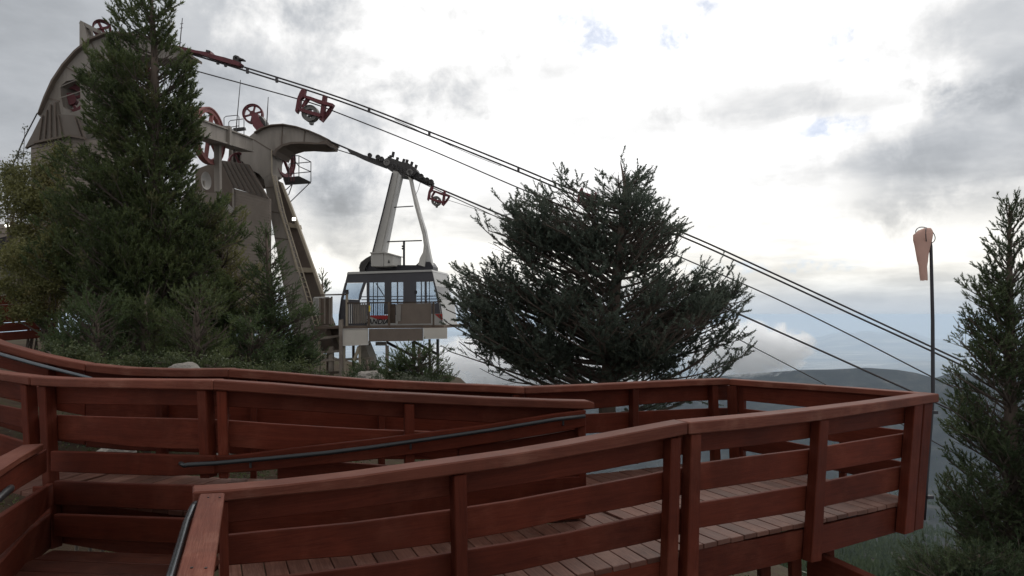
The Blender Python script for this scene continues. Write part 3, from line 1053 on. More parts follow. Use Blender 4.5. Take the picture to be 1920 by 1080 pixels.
land = thing('stair_landing', 'wet red plank landing at the bottom left inside the stair railings', 'landing', tuple(on_z(215, 1060, 0.03)))
fa, fb = on_z(100, 1031, 0.03), on_z(430, 1043, 0.03)
ld = (fb - fa).normalized()
fwd = Vector((ld.y, -ld.x, 0))
if fwd.y > 0:
    fwd = -fwd
for k in range(9):
    o0 = fwd * (0.19 * k + 0.0)
    o1 = fwd * (0.19 * k + 0.184)
    dz = Vector((0, 0, random.uniform(-0.003, 0.003)))
    q = [fa + o0 + dz, fb + o0 + dz, fb + o1 + dz, fa + o1 + dz]
    MB().hexa(q, [v - Vector((0, 0, 0.04)) for v in q]).build('plank', 'landing_wood', land, 0.005, grain=ld)

# ---- windsock
wp = U(1749.5, 760, 6.62)
ws = thing('windsock', 'faded orange windsock drooping from a hoop on a tall dark pole', 'windsock', tuple(U(1733, 975, 6.62)))
pole = [U(x, y, 6.62) for x, y in ((1733, 975), (1738, 900), (1748.5, 752), (1749.3, 735), (1748.8, 600), (1745.5, 462), (1744.5, 452))]
MB().tube(pole, [0.015, 0.016, 0.018, 0.018, 0.017, 0.015, 0.013], 10).build('pole', 'pole_dark', ws, smooth=True)
hoop = MB()
cc = U(1735, 441, 6.62)
pts = [cc + Vector((math.cos(a) * 0.092, math.sin(a) * 0.05, math.sin(a) * 0.088)) for a in np.radians(np.linspace(-70, 160, 20))]
hoop.tube(pts, 0.0045, 6)
pts = [cc + Vector((0.012 + math.cos(a) * 0.060, math.cos(a) * 0.085, math.sin(a) * 0.075)) for a in np.radians(np.linspace(0, 360, 25))]
hoop.tube(pts, 0.0045, 6)
hoop.build('hoop', 'pole_dark', ws, smooth=True)
for y in (773, 932):
    q = U(1751 - (0 if y < 900 else 8), y, 6.60)
    MB().bar(q - Vector((0.03, 0, 0)), q + Vector((0.03, 0, 0)), 0.04, 0.03).build('clamp', 'pole_dark', ws)
chords = [((1734, 428), (1746, 428.5)), ((1722, 432.5), (1748.5, 433)), ((1712.5, 440.5), (1748.5, 442)), ((1712.5, 450), (1746.5, 453)), ((1715, 460), (1743.5, 463)), ((1717.5, 475), (1740.8, 477)),
          ((1720, 488), (1739.2, 490)), ((1722.8, 499), (1737.6, 499.5)), ((1724, 512), (1738.6, 512)), ((1726, 526), (1739.2, 525.2))]
sock = MB()
seg = 24
for i, (a, b2) in enumerate(chords):
    p, q = U(a[0], a[1], 6.62), U(b2[0], b2[1], 6.62)
    c, h = (p + q) / 2, (q - p) / 2
    dep = Vector((0, h.length * (0.55 if i < 6 else 0.75), 0))
    for k in range(seg):
        an = 2 * math.pi * k / seg
        wv = 1 + 0.045 * math.sin(3 * an + i * 0.7) + 0.04 * math.sin(7 * an - i * 1.1)
        sock.v.append(c + h * math.cos(an) + dep * (math.sin(an) * wv) + Vector((0, 0, 0.004 * math.sin(5 * an + i))))
for i in range(len(chords) - 1):
    for k in range(seg):
        k2 = (k + 1) % seg
        sock.f.append((i * seg + k, i * seg + k2, (i + 1) * seg + k2, (i + 1) * seg + k))
sock.f.append(tuple(range(seg)))
so = sock.build('sock', 'sock_orange', ws, smooth=True)
#PART3
# ================================================================== TRAM TOWERS, CABLES, CAR
NA = Plane((-6.86, 17.0), (1, -0.1))
FA = Plane((-4.55, 26.5), (1, -0.1))
Z = Vector((0, 0, 1))


def plate(parent, name, pl, pts, off, th, mat, holes=(), **kw):
    f = [pl.at(x, y, off) for x, y in pts]
    bk = pl.n * th
    hs = [([pl.at(x, y, off) for x, y in h], [pl.at(x, y, off) + bk for x, y in h]) for h in holes]
    return MB().poly(f, [p + bk for p in f], hs).build(name, mat, parent, **kw)


def pbars(parent, name, pl, segs, r, mat, off=0.0, seg=6):
    """thin round bars between photograph points, one part each set that is one welded frame"""
    mb = MB()
    for s in segs:
        mb.tube([pl.at(x, y, off) for x, y in s], r, seg)
    return mb.build(name, mat, parent)


def wheel(parent, name, c, r, rot, mat, spokes=6, rim=0.14, depth=0.14, hub=0.16):
    """a spoked sheave standing upright, turned about the vertical by rot"""
    ax = Vector((math.cos(rot), math.sin(rot), 0))
    ay = Vector((0, 0, 1))
    rimo = MB().ring(c, ax, ay, r, rim * r, depth, 32).ring(c, ax, ay, r * 1.03, 0.05 * r, depth * 1.5, 32).build(name, mat, parent)
    for k in range(spokes):
        a = 2 * math.pi * (k + 0.3) / spokes
        d = ax * math.cos(a) + ay * math.sin(a)
        MB().bar(c + d * hub * r * 0.5, c + d * r * (1 - rim * 0.6), depth * 0.5, 0.13 * r, ax.cross(ay)).build('spoke', mat, rimo)
    MB().disc(c, ax, ay, hub * r, depth * 1.3, 16).build('hub', mat, rimo)
    return rimo


# ---- near tower, half hidden behind the pine
nt = thing('tram_tower', 'big brown tramway tower arching over at upper left, mostly hidden behind the tall pine', 'tower', (NA.at(160, 600).x, NA.at(160, 600).y, 0))
outer = [(338, 94), (318, 86), (296, 77), (262, 67), (225, 62), (195, 63), (168, 74), (140, 97), (118, 122), (98, 152), (84, 182), (73, 208), (71, 215), (75, 219), (84, 217), (108, 216), (128, 222),
         (138, 262), (140, 420), (205, 420), (205, 210), (206, 168), (218, 128), (240, 108), (270, 104), (300, 109), (322, 110), (338, 101)]
hole = [(114, 178), (113, 162), (124, 152), (140, 149), (150, 156), (151, 205), (132, 212), (118, 200)]
plate(nt, 'arch_plate', NA, outer, -0.2, 0.75, 'tower_paint', [hole])
plate(nt, 'arch_flange', NA, [(340, 90), (318, 82.5), (296, 73.5), (262, 63.5), (225, 58.5), (193, 60), (166, 71), (138, 94), (115, 120), (95, 150), (81, 181), (69, 214), (73, 208), (84, 182), (98, 152), (118, 122), (140, 97), (168, 74), (195, 63), (225, 62), (262, 67), (296, 77), (318, 86), (340, 95)], -0.32, 0.95, 'tower_dark')
plate(nt, 'backing_panel', NA, [(112, 150), (152, 147), (152, 170), (112, 176)], 0.7, 0.05, 'tower_dark')
wheel(nt, 'sheave', NA.at(133, 187, 0.12), 0.40, 0.25, 'rust_red', 4, rim=0.3, hub=0.4)
for q in ((168, 74, 190, 118), (118, 122, 165, 150), (84, 182, 112, 190), (225, 62, 226, 110), (140, 270, 205, 270), (140, 330, 205, 330)):
    MB().bar(NA.at(q[0], q[1], -0.205), NA.at(q[2], q[3], -0.205), 0.03, 0.02, NA.n).build('plate_joint', 'tower_dark', nt)
wheel(nt, 'sheave', NA.at(238, 140, 0.35), 0.62, 0.9, 'rust_red', 6)
wheel(nt, 'sheave', NA.at(191, 54, 0.2), 0.215, 0.55, 'rust_red', 4)
plate(nt, 'bracket', NA, [(149, 42), (156, 41), (166, 78), (149, 88)], -0.1, 0.3, 'tower_paint')
MB().bar(NA.at(153, 43), NA.at(186, 60), 0.14, 0.09).build('bracket_arm', 'tower_paint', nt)
pbars(nt, 'guard_rail', NA, [[(112, 163), (152, 146)], [(112, 184), (152, 171)]], 0.012, 'tower_paint', -0.28)
pbars(nt, 'guy_cable', NA, [[(70, 212), (44, 262), (18, 325), (0, 370)]], 0.016, 'cable_steel', 0.1)
plate(nt, 'saddle_tip', NA, [(322, 84), (342, 92), (342, 97), (322, 92)], -0.15, 0.6, 'rust_red')

# ---- terminal building with standing-seam roof below the near tower
tb = thing('terminal_building', 'brown terminal building with standing-seam metal roof and siding behind the left shrubs', 'building', (NA.at(80, 600).x, NA.at(80, 600).y, 0))
roof = [(101, 187), (75, 222), (60, 252), (46, 278), (72, 266), (131, 254), (110, 214), (106, 190)]
plate(tb, 'roof', NA, roof, -0.75, 0.08, 'roof_metal')
plate(tb, 'roof', NA, [(108, 214), (131, 254), (158, 260), (149, 218), (138, 216)], -0.75, 0.08, 'roof_metal')
for (x0, y0, x1, y1) in ((80, 216, 73, 265), (88, 206, 84, 262), (95, 196, 95, 260), (103, 192, 106, 258), (109, 216, 117, 256), (140, 219, 153, 258), (147, 222, 158, 258)):
    MB().bar(NA.at(x0, y0, -0.77), NA.at(x1, y1, -0.77), 0.025, 0.04, NA.n).build('seam', 'tower_dark', tb)
MB().bar(NA.at(66, 268, -0.8), NA.at(131, 254.5, -0.8), 0.10, 0.05).build('eave', 'tower_dark', tb)
MB().bar(NA.at(131, 254.5, -0.8), NA.at(160, 260, -0.8), 0.10, 0.05).build('eave', 'tower_dark', tb)


def lap_wall(parent, name, pl, x0, x1, ytop, ybot, off, pitch_px, mat='siding', th=0.12):
    """overlapping boards; ytop / ybot: rows at x0 and x1"""
    mb = MB()
    n = max(1, int(abs((ybot[0] - ytop[0])) / pitch_px))
    for i in range(n):
        f0, f1 = i / n, (i + 1) / n
        a = [ytop[k] + (ybot[k] - ytop[k]) * f0 for k in (0, 1)]
        c = [ytop[k] + (ybot[k] - ytop[k]) * f1 for k in (0, 1)]
        tl, tr = pl.at(x0, a[0], off), pl.at(x1, a[1], off)
        bl, br = pl.at(x0, c[0], off - 0.022), pl.at(x1, c[1], off - 0.022)
        bk = pl.n * th
        mb.hexa([tl, tr, br, bl], [tl + bk, tr + bk, br + bk, bl + bk])
    return mb.build(name, mat, parent, kind='stuff')


lap_wall(tb, 'siding', NA, 58, 131, (270, 257), (585, 585), -0.70, 8.5)
lap_wall(tb, 'siding', NA, 131, 205, (257, 266), (585, 585), -0.68, 8.5)
lap_wall(tb, 'siding', NA, -60, 58, (420, 420), (590, 590), -0.40, 8.5)
lv = MB()
for k in range(9):
    y = 284 + k * 4.2
    lv.bar(NA.at(132.5, y, -0.72), NA.at(152, y - 0.5, -0.72), 0.06, 0.028)
lv.build('louver', 'roof_metal', tb, kind='stuff')
plate(tb, 'window', NA, [(9, 478), (24, 474), (24, 516), (9, 520)], -0.43, 0.05, 'car_dark')
plate(tb, 'window', NA, [(0, 446), (22, 440), (22, 470), (0, 476)], -0.43, 0.05, 'dark_inside')
wl = MB()
wl.bar(NA.at(12, 424, -0.55), NA.at(18, 422, -0.55), 0.08, 0.05)
wl.build('wall_light', 'lamp_lit', tb)

# ---- far tower
ft = thing('tram_tower', 'brown tramway tower with curved saddle arm and leaning ladder leg above the docked car', 'tower', (FA.at(560, 640).x, FA.at(560, 640).y, -1))
arm = [(455, 262), (466, 257), (476, 249), (490, 240), (508, 235), (530, 233.5), (555, 238), (580, 246), (600, 254.5), (613, 261), (611, 267), (596, 267.5), (570, 265.5), (545, 266), (528, 270.5), (516, 279),
       (511, 290), (510, 326), (494, 336), (486, 326), (470, 318), (452, 300)]
plate(ft, 'saddle_arm', FA, arm, -0.25, 0.9, 'tower_paint')
plate(ft, 'arm_flange', FA, [(613, 262), (611, 270), (590, 270.5), (565, 269), (545, 270), (530, 274.5), (519, 283), (515, 292), (511, 290), (516, 279), (528, 270.5), (545, 266), (570, 265.5), (596, 267.5)], -0.45, 1.3, 'tower_dark')
plate(ft, 'arm_cap', FA, [(476, 247), (490, 238), (508, 233), (530, 231.5), (555, 236), (580, 244), (600, 252.5), (616, 260.5), (613, 262), (600, 254.5), (580, 246), (555, 238), (530, 233.5), (508, 235), (490, 240), (476, 249)], -0.45, 1.3, 'tower_dark')
plate(ft, 'leg', FA, [(494, 334), (510, 324), (523, 391), (540, 447), (557, 510), (596, 660), (556, 660), (524, 500), (512, 430), (501, 369)], -0.25, 0.5, 'tower_paint')
plate(ft, 'leg_web', FA, [(510, 324), (526, 344), (544, 384), (559, 424), (587, 502), (604, 551), (640, 660), (596, 660), (557, 510), (540, 447), (523, 391)], 0.2, 0.08, 'tower_dark')
plate(ft, 'leg_flange', FA, [(524, 340), (528, 342), (545, 383), (560, 423), (588, 501), (606, 551), (645, 660), (640, 660), (601.5, 553), (584, 503), (556, 425), (541, 385)], -0.15, 0.14, 'tan_trim')
for q in (((541, 417), (560, 421), (562, 429), (543, 426)), ((558, 501), (587, 502.5), (590, 511), (560, 510))):
    plate(ft, 'leg_crossbar', FA, q, 0.05, 0.25, 'tan_trim')
MB().tube([FA.at(509.5, 281, -0.27), FA.at(509.5, 324, -0.27), FA.at(523.5, 391, -0.27), FA.at(541, 447, -0.27), FA.at(558, 510, -0.27)], 0.03, 6).build('leg_pipe', 'tan_trim', ft)
lad = MB()
for dx in (0, 8.0):
    lad.tube([FA.at(512 + dx * 0.6, 330, -0.45), FA.at(528 + dx * 0.7, 400, -0.45), FA.at(551 + dx * 0.8, 478, -0.45), FA.at(571 + dx, 545, -0.45), FA.at(590 + dx, 610, -0.45)], 0.022, 6)
ladder = lad.build('ladder', 'tan_trim', ft)
lr = [(512, 330, 0.6), (528, 400, 0.7), (551, 478, 0.8), (571, 545, 1.0), (590, 610, 1.0)]
for k in range(30):
    s = k / 29 * 3.999
    i = int(s)
    f = s - i
    x, y, q = (lr[i][j] + (lr[i + 1][j] - lr[i][j]) * f for j in range(3))
    MB().tube([FA.at(x, y, -0.45), FA.at(x + 8 * q, y + 0.8, -0.45)], 0.014, 5).build('rung', 'tan_trim', ladder)
for q in ((476, 262, 512, 284), (530, 234, 528, 270), (572, 244, 570, 265), (497, 352, 515, 350), (507, 396, 526, 400), (515, 446, 541, 449)):
    MB().bar(FA.at(q[0], q[1], -0.255), FA.at(q[2], q[3], -0.255), 0.04, 0.02, FA.n).build('plate_joint', 'tower_dark', ft)
wheel(ft, 'sheave', FA.at(531.5, 296, 0.85), 0.80, 1.36, 'rust_red', 5, rim=0.16)
wheel(ft, 'sheave', FA.at(486, 317, 0.5), 0.46, 0.95, 'rust_red', 4)
wheel(ft, 'sheave', FA.at(474.5, 214, 0.1), 0.40, 0.1, 'rust_red', 6, rim=0.17, hub=0.3)
plate(ft, 'sheave_bracket', FA, [(471, 214), (481, 212), (487, 226), (496, 240), (482, 246), (474, 236)], -0.1, 0.3, 'rust_red')
plate(ft, 'motor', FA, [(482, 222), (489, 217), (496, 226), (499, 237), (490, 238)], 0.0, 0.35, 'carriage_iron')
# machinery block and service platform between arm and girder
plate(ft, 'machine_block', FA, [(430, 268), (458, 262), (470, 300), (490, 330), (500, 348), (470, 350), (440, 346), (428, 300)], 0.35, 0.6, 'tower_dark')
for k in range(6):
    MB().bar(FA.at(436 + k * 8, 272 + k * 2, 0.3), FA.at(438 + k * 8, 340, 0.3), 0.07, 0.07).build('machine_rib', 'tower_paint', ft)
wheel(ft, 'small_sheave', FA.at(448, 306, 0.25), 0.42, 0.7, 'rust_red', 4)
# girder to the near tower
gd = MB()
g0, g1 = U(352, 236, 20.5), U(462, 272, 26.0)
gd.bar(g0, g1, 0.5, 0.46)
gd.bar(g0 + Z * 0.25, g1 + Z * 0.25, 0.62, 0.05)
gd.bar(g0 - Z * 0.25, g1 - Z * 0.25, 0.62, 0.05)
gd.build('girder', 'tower_paint', ft)
m = U(410, 253, 23.2)
MB().bar(m - Z * 0.36, m + Z * 0.30, 0.85, 0.16, Vector((0, 1, 0))).build('girder_stiffener', 'tower_paint', ft)
MB().bar(U(408, 262, 23.3), U(409, 360, 23.3), 0.19, 0.19, Vector((0, 1, 0))).build('girder_post', 'tower_paint', ft)
wheel(ft, 'sheave', U(391.5, 255, 23.0), 0.96, 1.50, 'pale_red', 6, rim=0.16)
pbars(ft, 'top_guard_rail', FA, [[(420, 246), (420, 221), (424, 218), (446, 216), (448, 219), (448, 246)], [(429, 250), (429, 229), (432, 226), (456, 223), (457.5, 226), (457.5, 254)], [(420, 240), (448, 236)], [(429, 244), (457, 240)]], 0.016, 'cable_steel', -0.2)
plate(ft, 'guard_panel', FA, [(437, 240), (458, 238), (459, 243), (438, 246)], 0.0, 0.12, 'carriage_iron')
# basket on the arm
bk = thing('service_basket', 'open steel service basket bracketed to the far tower arm beside its sheave', 'platform', tuple(FA.at(556, 345)))
fr_ = [(541, 308), (546, 292), (560.5, 292), (583, 303.5), (583, 341), (560.5, 330)]
mb = MB()
A_ = {k: FA.at(*v) for k, v in dict(a=(542, 307.5), b=(546, 292), c=(560.5, 292), d=(583, 303.6), e=(583, 341), f=(560.5, 330), g=(535, 344), h=(531, 333), i=(583, 322), j=(560.5, 312), k=(542, 326), l=(541, 341)).items()}
for p, q in ('ad', 'bc', 'cd', 'de', 'cf', 'ki', 'ji', 'bj', 'al'):
    mb.tube([A_[p], A_[q]], 0.018, 6)
mb.build('guard_rail', 'cable_steel', bk)
MB().poly([A_['g'], A_['h'], A_['f'], A_['e']], [p - Z * 0.07 for p in (A_['g'], A_['h'], A_['f'], A_['e'])]).build('floor_grating', 'carriage_iron', bk)
pbars(bk, 'brace', FA, [[(582, 342), (545, 378)], [(549, 343), (541, 366)], [(548, 345), (536, 356)]], 0.02, 'cable_steel')
pbars(bk, 'control_post', FA, [[(546, 340), (546, 312), (551, 311)], [(551, 340), (551, 316)]], 0.022, 'rust_red')

fl_ = thing('floodlight', 'small lit white floodlight on the leaning leg of the far tower', 'lamp', tuple(FA.at(552, 412, -0.6)))
c = FA.at(552, 411, -0.6)
MB().bar(c - FA.d * 0.075, c + FA.d * 0.075, 0.06, 0.13, Z).build('housing', 'carriage_iron', fl_, 0.01)
MB().bar(c - FA.d * 0.068 - FA.n * 0.034, c + FA.d * 0.068 - FA.n * 0.034, 0.012, 0.115, Z).build('lens', 'lamp_lit', fl_)
MB().bar(c - Z * 0.05, FA.at(549, 419, -0.2), 0.03, 0.03).build('bracket', 'carriage_iron', fl_)

ds = thing('dish_antenna', 'rounded grey dish antenna seen edge-on above the machine house roof', 'antenna', tuple(U(381, 360, 22)))
c = U(381.5, 339, 22)
dm = MB()
for k in range(5):
    pass
axd, ayd = Vector((0.13, 0.99, 0)), Z
nrm = axd.cross(ayd)
rings_ = []
for i in range(6):
    rr = 0.30 * i / 5
    rings_.append([c + axd * (math.cos(a) * rr) + ayd * (math.sin(a) * rr) + nrm * (0.10 * (i / 5) ** 2) for a in np.linspace(0, 2 * math.pi, 24, endpoint=False)])
for i in range(5):
    k0 = len(dm.v)
    dm.v += rings_[i] + rings_[i + 1]
    for k in range(24):
        dm.f.append((k0 + k, k0 + (k + 1) % 24, k0 + 24 + (k + 1) % 24, k0 + 24 + k))
dm.build('reflector', 'dish_grey', ds, smooth=True)
MB().tube([c + nrm * 0.02, c - Z * 0.6], 0.04, 8).build('mast', 'tower_paint', ds)


def antenna(px, y0, x1, y1, Y, label, r=0.018):
    a = thing('antenna_mast', label, 'antenna', tuple(U(x1, y1, Y)), 'whip antennas on the tram towers')
    MB().tube([U(x1, y1, Y), U(px, y0, Y)], [r, r * 0.5], 6).build('whip', 'cable_steel', a)
    return a


a = antenna(342, 34, 333, 128, 17.6, 'tall thin antenna with small side elements right of the pine top', 0.020)
for y in (44, 52, 80):
    x = 341.5 - (y - 34) * 0.09
    MB().tube([U(x - 3, y + 0.8, 17.6), U(x + 3, y, 17.6)], 0.008, 5).build('side_element', 'cable_steel', a)
antenna(451, 150, 439, 284, 25.0, 'thin whip antenna rising in front of the far girder', 0.026)
antenna(503, 182, 500, 236, 26.6, 'short whip antenna beside the small red sheave on the saddle arm', 0.028)

# ---- machine house behind the shrubs
mh = thing('machine_house', 'weathered brown machine house with sloping metal roof between the two towers', 'building', tuple(FA.at(440, 640)))
plate(mh, 'roof', FA, [(412, 300), (466, 308), (503, 372), (436, 352)], -0.9, 0.10, 'roof_metal')
for k in range(7):
    f = k / 6
    MB().bar(FA.at(414 + 50 * f, 302 + 7 * f, -0.94), FA.at(437 + 64 * f, 351 + 19 * f, -0.94), 0.03, 0.05, FA.n).build('seam', 'tower_dark', mh)
lap_wall(mh, 'siding', FA, 436, 506, (353, 372), (600, 600), -0.85, 5.6)
plate(mh, 'side_wall', FA, [(366, 318), (412, 300), (437, 353), (437, 600), (366, 600)], 0.2, 0.1, 'tower_dark')
plate(mh, 'lower_wall', FA, [(368, 360), (408, 362), (437, 395), (437, 610), (340, 610), (340, 372)], -0.55, 0.2, 'siding')
MB().bar(FA.at(409, 372, -0.95), FA.at(437, 397, -0.95), 0.12, 0.19).build('coping', 'dish_grey', mh)
plate(mh, 'corner_trim', FA, [(435.5, 353), (438.5, 353), (438.5, 600), (435.5, 600)], -0.93, 0.06, 'tower_paint')

# ---- cables
def cable(name, label, cat, pl, pts, r, group, off=0.0, seg=8):
    ps = [pl.at(x, y, off) for x, y in pts]
    # smooth through the points
    P_ = []
    for i in range(len(ps) - 1):
        p0, p1, p2, p3 = ps[max(i - 1, 0)], ps[i], ps[i + 1], ps[min(i + 2, len(ps) - 1)]
        for k in range(6):
            u = k / 6
            P_.append(0.5 * ((2 * p1) + (p2 - p0) * u + (2 * p0 - 5 * p1 + 4 * p2 - p3) * u * u + (3 * p1 - p0 - 3 * p2 + p3) * u ** 3))
    P_.append(ps[-1])
    ob = MB().tube(P_, r, seg).build(name, 'cable_steel', None, smooth=True)
    return tag(ob, label, cat, group)


CG = 'tramway cables running down to the right'
cable('track_cable', 'upper of the paired thick track cables from the near tower down to the right', 'cable', NA,
      [(300, 78), (330, 88), (455, 125), (640, 184), (800, 245), (960, 309), (1100, 367), (1280, 436), (1440, 508), (1600, 582), (1750, 652), (1850, 700), (2100, 830), (2500, 1040)], 0.022, CG)
cable('track_cable', 'lower of the paired thick track cables from the near tower down to the right', 'cable', NA,
      [(300, 82), (330, 93), (455, 131), (640, 190.5), (800, 252.5), (960, 317), (1100, 375), (1280, 444.5), (1440, 516.5), (1600, 591), (1750, 660), (1850, 709), (2100, 840), (2500, 1050)], 0.022, CG)
cable('haul_cable', 'single thin haul cable below the paired cables of the near tower', 'cable', NA,
      [(320, 116), (350, 128), (560, 186), (640, 214), (800, 278), (960, 347), (1100, 405), (1280, 484), (1440, 553), (1600, 631), (1750, 708), (1850, 758), (2100, 890), (2500, 1100)], 0.016, CG)
cable('track_cable', 'thick track cable of the docked car from the far tower down to the right', 'cable', FA,
      [(596, 255), (612, 262), (700, 300), (780, 336), (840, 360.5), (960, 411), (1100, 467), (1340, 569), (1500, 640), (1640, 703), (1740, 748), (1850, 801), (2100, 925), (2500, 1130)], 0.037, CG)
cable('haul_cable', 'thin haul cable under the far track cable passing the docked car', 'cable', FA,
      [(585, 267), (640, 283), (720, 310), (800, 347), (870, 379), (940, 411), (1100, 485), (1300, 590), (1360, 623), (1450, 670), (1540, 717), (1690, 795), (1790, 850), (1900, 910), (2200, 1070)], 0.020, CG)
cable('signal_cable', 'hair-thin signal cable hanging beside the far haul cable right of the car', 'cable', FA,
      [(830, 372), (880, 388), (940, 410)], 0.010, CG, -0.3, 5)
cable('signal_cable', 'hair-thin signal cable drooping just under the paired near cables', 'cable', NA,
      [(740, 224), (800, 252), (870, 284), (940, 312)], 0.007, CG, -0.3, 5)
# spacers tying the paired cables
for x, y, wh in ((408.5, 116.0, 'just under the boom, the first of two close together'), (423, 120.5, 'just under the boom end, second of two close together'), (464, 133, 'right of the boom end fitting'), (519, 150, 'halfway between boom and large rope carrier'),
                 (692, 206, 'right of the large rope carrier'), (805, 250, 'above the smaller rope carrier'), (972, 317.5, 'left of the spruce top'), (1205, 412, 'right of the spruce leader')):
    p, q = NA.at(x, y - 4.0), NA.at(x, y + 4.6)
    ob = MB().bar(p, q, 0.06, 0.06, Vector((1, 0, 0))).build('cable_spacer', 'cable_steel', None)
    tag(ob, 'small clamp on the paired cables ' + wh, 'clamp', 'spacers on the paired cables')


def carrier(pl, s, ox, oy, label):
    """slack-rope carrier: hooked arms on the track cable, a grooved wheel between them"""
    th = thing('rope_carrier', label, 'carrier', tuple(pl.at(ox, oy)), 'rope carriers clamped on the track cables')

    def q(pts):
        return [(ox + (x - 583) * s, oy + (y - 200) * s) for x, y in pts]
    plate(th, 'arm', pl, q([(566, 166), (572, 168), (570, 180), (563, 186), (562, 200), (556, 212), (553, 208), (557, 184), (562, 172)]), -0.15, 0.12, 'rust_red')
    plate(th, 'arm', pl, q([(605, 178), (611, 180), (608, 206), (603, 228), (598, 224), (601, 204), (603, 190)]), -0.15, 0.12, 'rust_red')
    plate(th, 'tail', pl, q([(624, 195), (626, 196), (617, 212), (604, 228), (599, 224), (611, 210), (619, 199)]), -0.05, 0.10, 'rust_red')
    plate(th, 'cross_beam', pl, q([(570, 178), (582, 181), (596, 186), (624, 194), (622, 199), (608, 196), (594, 192), (580, 186), (569, 182)]), -0.20, 0.14, 'rust_red')
    plate(th, 'brace', pl, q([(576, 180), (582, 181), (576, 189), (571, 197), (573, 202), (567, 205), (565, 198), (571, 187)]), -0.10, 0.10, 'rust_red')
    plate(th, 'lower_link', pl, q([(561, 201), (575, 206), (598, 212), (602, 217), (598, 219), (574, 212), (560, 207)]), -0.22, 0.10, 'rust_red')
    c = pl.at(*q([(582.5, 213.5)])[0], -0.1)
    rr = (pl.at(*q([(597, 213)])[0], -0.1) - c).length
    w_ = wheel(th, 'wheel', c, rr, math.atan2(pl.d.y, pl.d.x), 'wheel_grey', 5, rim=0.45, depth=0.12, hub=0.35)
    pa = q([(579, 228), (586, 228), (585, 233), (580, 233)])
    plate(th, 'keeper', pl, pa, -0.15, 0.1, 'wheel_grey')
    return th


carrier(NA, 1.0, 583, 200, 'large rusty rope carrier with grey wheel on the paired near cables')
carrier(FA, 0.60, 818.6, 369.2, 'smaller rusty rope carrier just right of the docked car carriage')
carrier(NA, 0.66, 1101, 374, 'rope carrier half hidden behind the spruce top')

bm_ = thing('cable_boom', 'long rusty maintenance boom lying along the near cables right of the pine', 'boom', tuple(NA.at(390, 105)))
plate(bm_, 'beam', NA, [(322, 84), (345, 88), (366, 94), (385, 97), (388, 94), (394, 96), (395, 101), (420, 107), (440, 113), (450, 117), (447, 123), (430, 119), (400, 110), (378, 102), (350, 95), (322, 89)], -0.12, 0.22, 'rust_red')
plate(bm_, 'end_fitting', NA, [(436, 112), (437, 105), (441, 103), (447, 105), (448, 108), (456, 110), (455, 112), (447, 111), (447, 116)], -0.1, 0.15, 'carriage_iron', [[(440, 109), (441, 107), (444, 107), (444, 111)]])
plate(bm_, 'lug', NA, [(386, 93), (393, 94.5), (392, 98), (386, 97)], -0.14, 0.2, 'carriage_iron')

# ---- tram car
CA = Plane((-4.75, 25.4), (0.986, -0.165))
car = thing('tram_car', 'white and dark tramway car with red wedge stripe hanging from its carriage at the dock', 'tram car', tuple(CA.at(735, 612)))
DEP = 2.2
cn = CA.n


def csl(name, pts, off, th, mat, **kw):
    return plate(car, name, CA, pts, off, th, mat, **kw)


side = [(634, 614), (635, 590), (639, 562), (645, 538), (651, 514), (810, 509), (817, 536), (824, 562), (829, 590), (830, 612)]
# roof and fascia
rf = csl('roof', [(650, 514.5), (652, 510), (809, 505.5), (811, 509)], -0.04, DEP + 0.08, 'car_white')
for off in (0.0, DEP - 0.05):
    csl('fascia', [(651, 514.5), (810.5, 509.2), (815, 528), (647, 530.5)], off, 0.05, 'car_dark')
    for q in (((687.5, 530), (692, 530), (692, 572), (687.5, 572)), ((721, 529), (733.5, 529), (733.5, 590), (721, 590)), ((756, 528.5), (780, 528.5), (780, 590), (756, 590)), ((796, 528), (799.5, 528), (800, 572), (796, 572)), ((744, 529), (746, 529), (746, 570), (744, 570)), ((789, 528), (790.4, 528), (790.6, 570), (789, 570))):
        csl('window_pillar', q, off, 0.05, 'car_dark')
    csl('corner_pillar', [(646.5, 530.5), (650, 530.5), (643, 560), (639, 590), (638, 614), (634, 614), (635, 590), (639, 560)], off, 0.06, 'car_dark')
    csl('corner_pillar', [(812, 528), (815, 528), (823, 560), (828.5, 590), (830, 612), (827, 612), (825, 590), (819, 560)], off, 0.06, 'car_dark')
    csl('slanted_pillar', [(681, 530), (686, 530), (678, 552), (676, 562), (672, 562), (674, 550)], off, 0.05, 'car_dark')
    csl('belt_panel', [(640, 561), (674, 562), (674, 572), (638.5, 574)], off, 0.05, 'car_dark')
    csl('lower_panel', [(637.5, 574), (688, 571), (688, 614), (634, 614.5)], off, 0.05, 'car_dark')
    csl('lower_panel', [(688, 592), (830, 588), (830, 612), (688, 614)], off, 0.05, 'car_white')
    csl('dark_panel', [(733.5, 571), (826, 568), (829, 590), (733.5, 592)], off + 0.003, 0.045, 'car_dark')
csl('red_wedge', [(690, 591.5), (742, 591), (724, 599), (712, 600), (694, 593.5)], -0.012, 0.012, 'car_red')
csl('red_wedge', [(815, 589), (829, 588.5), (829.5, 600), (823, 596)], -0.012, 0.012, 'car_red')
# floor of the car
csl('car_floor', [(635, 611), (830, 609), (830, 614), (635, 616)], 0.05, DEP - 0.1, 'car_dark')
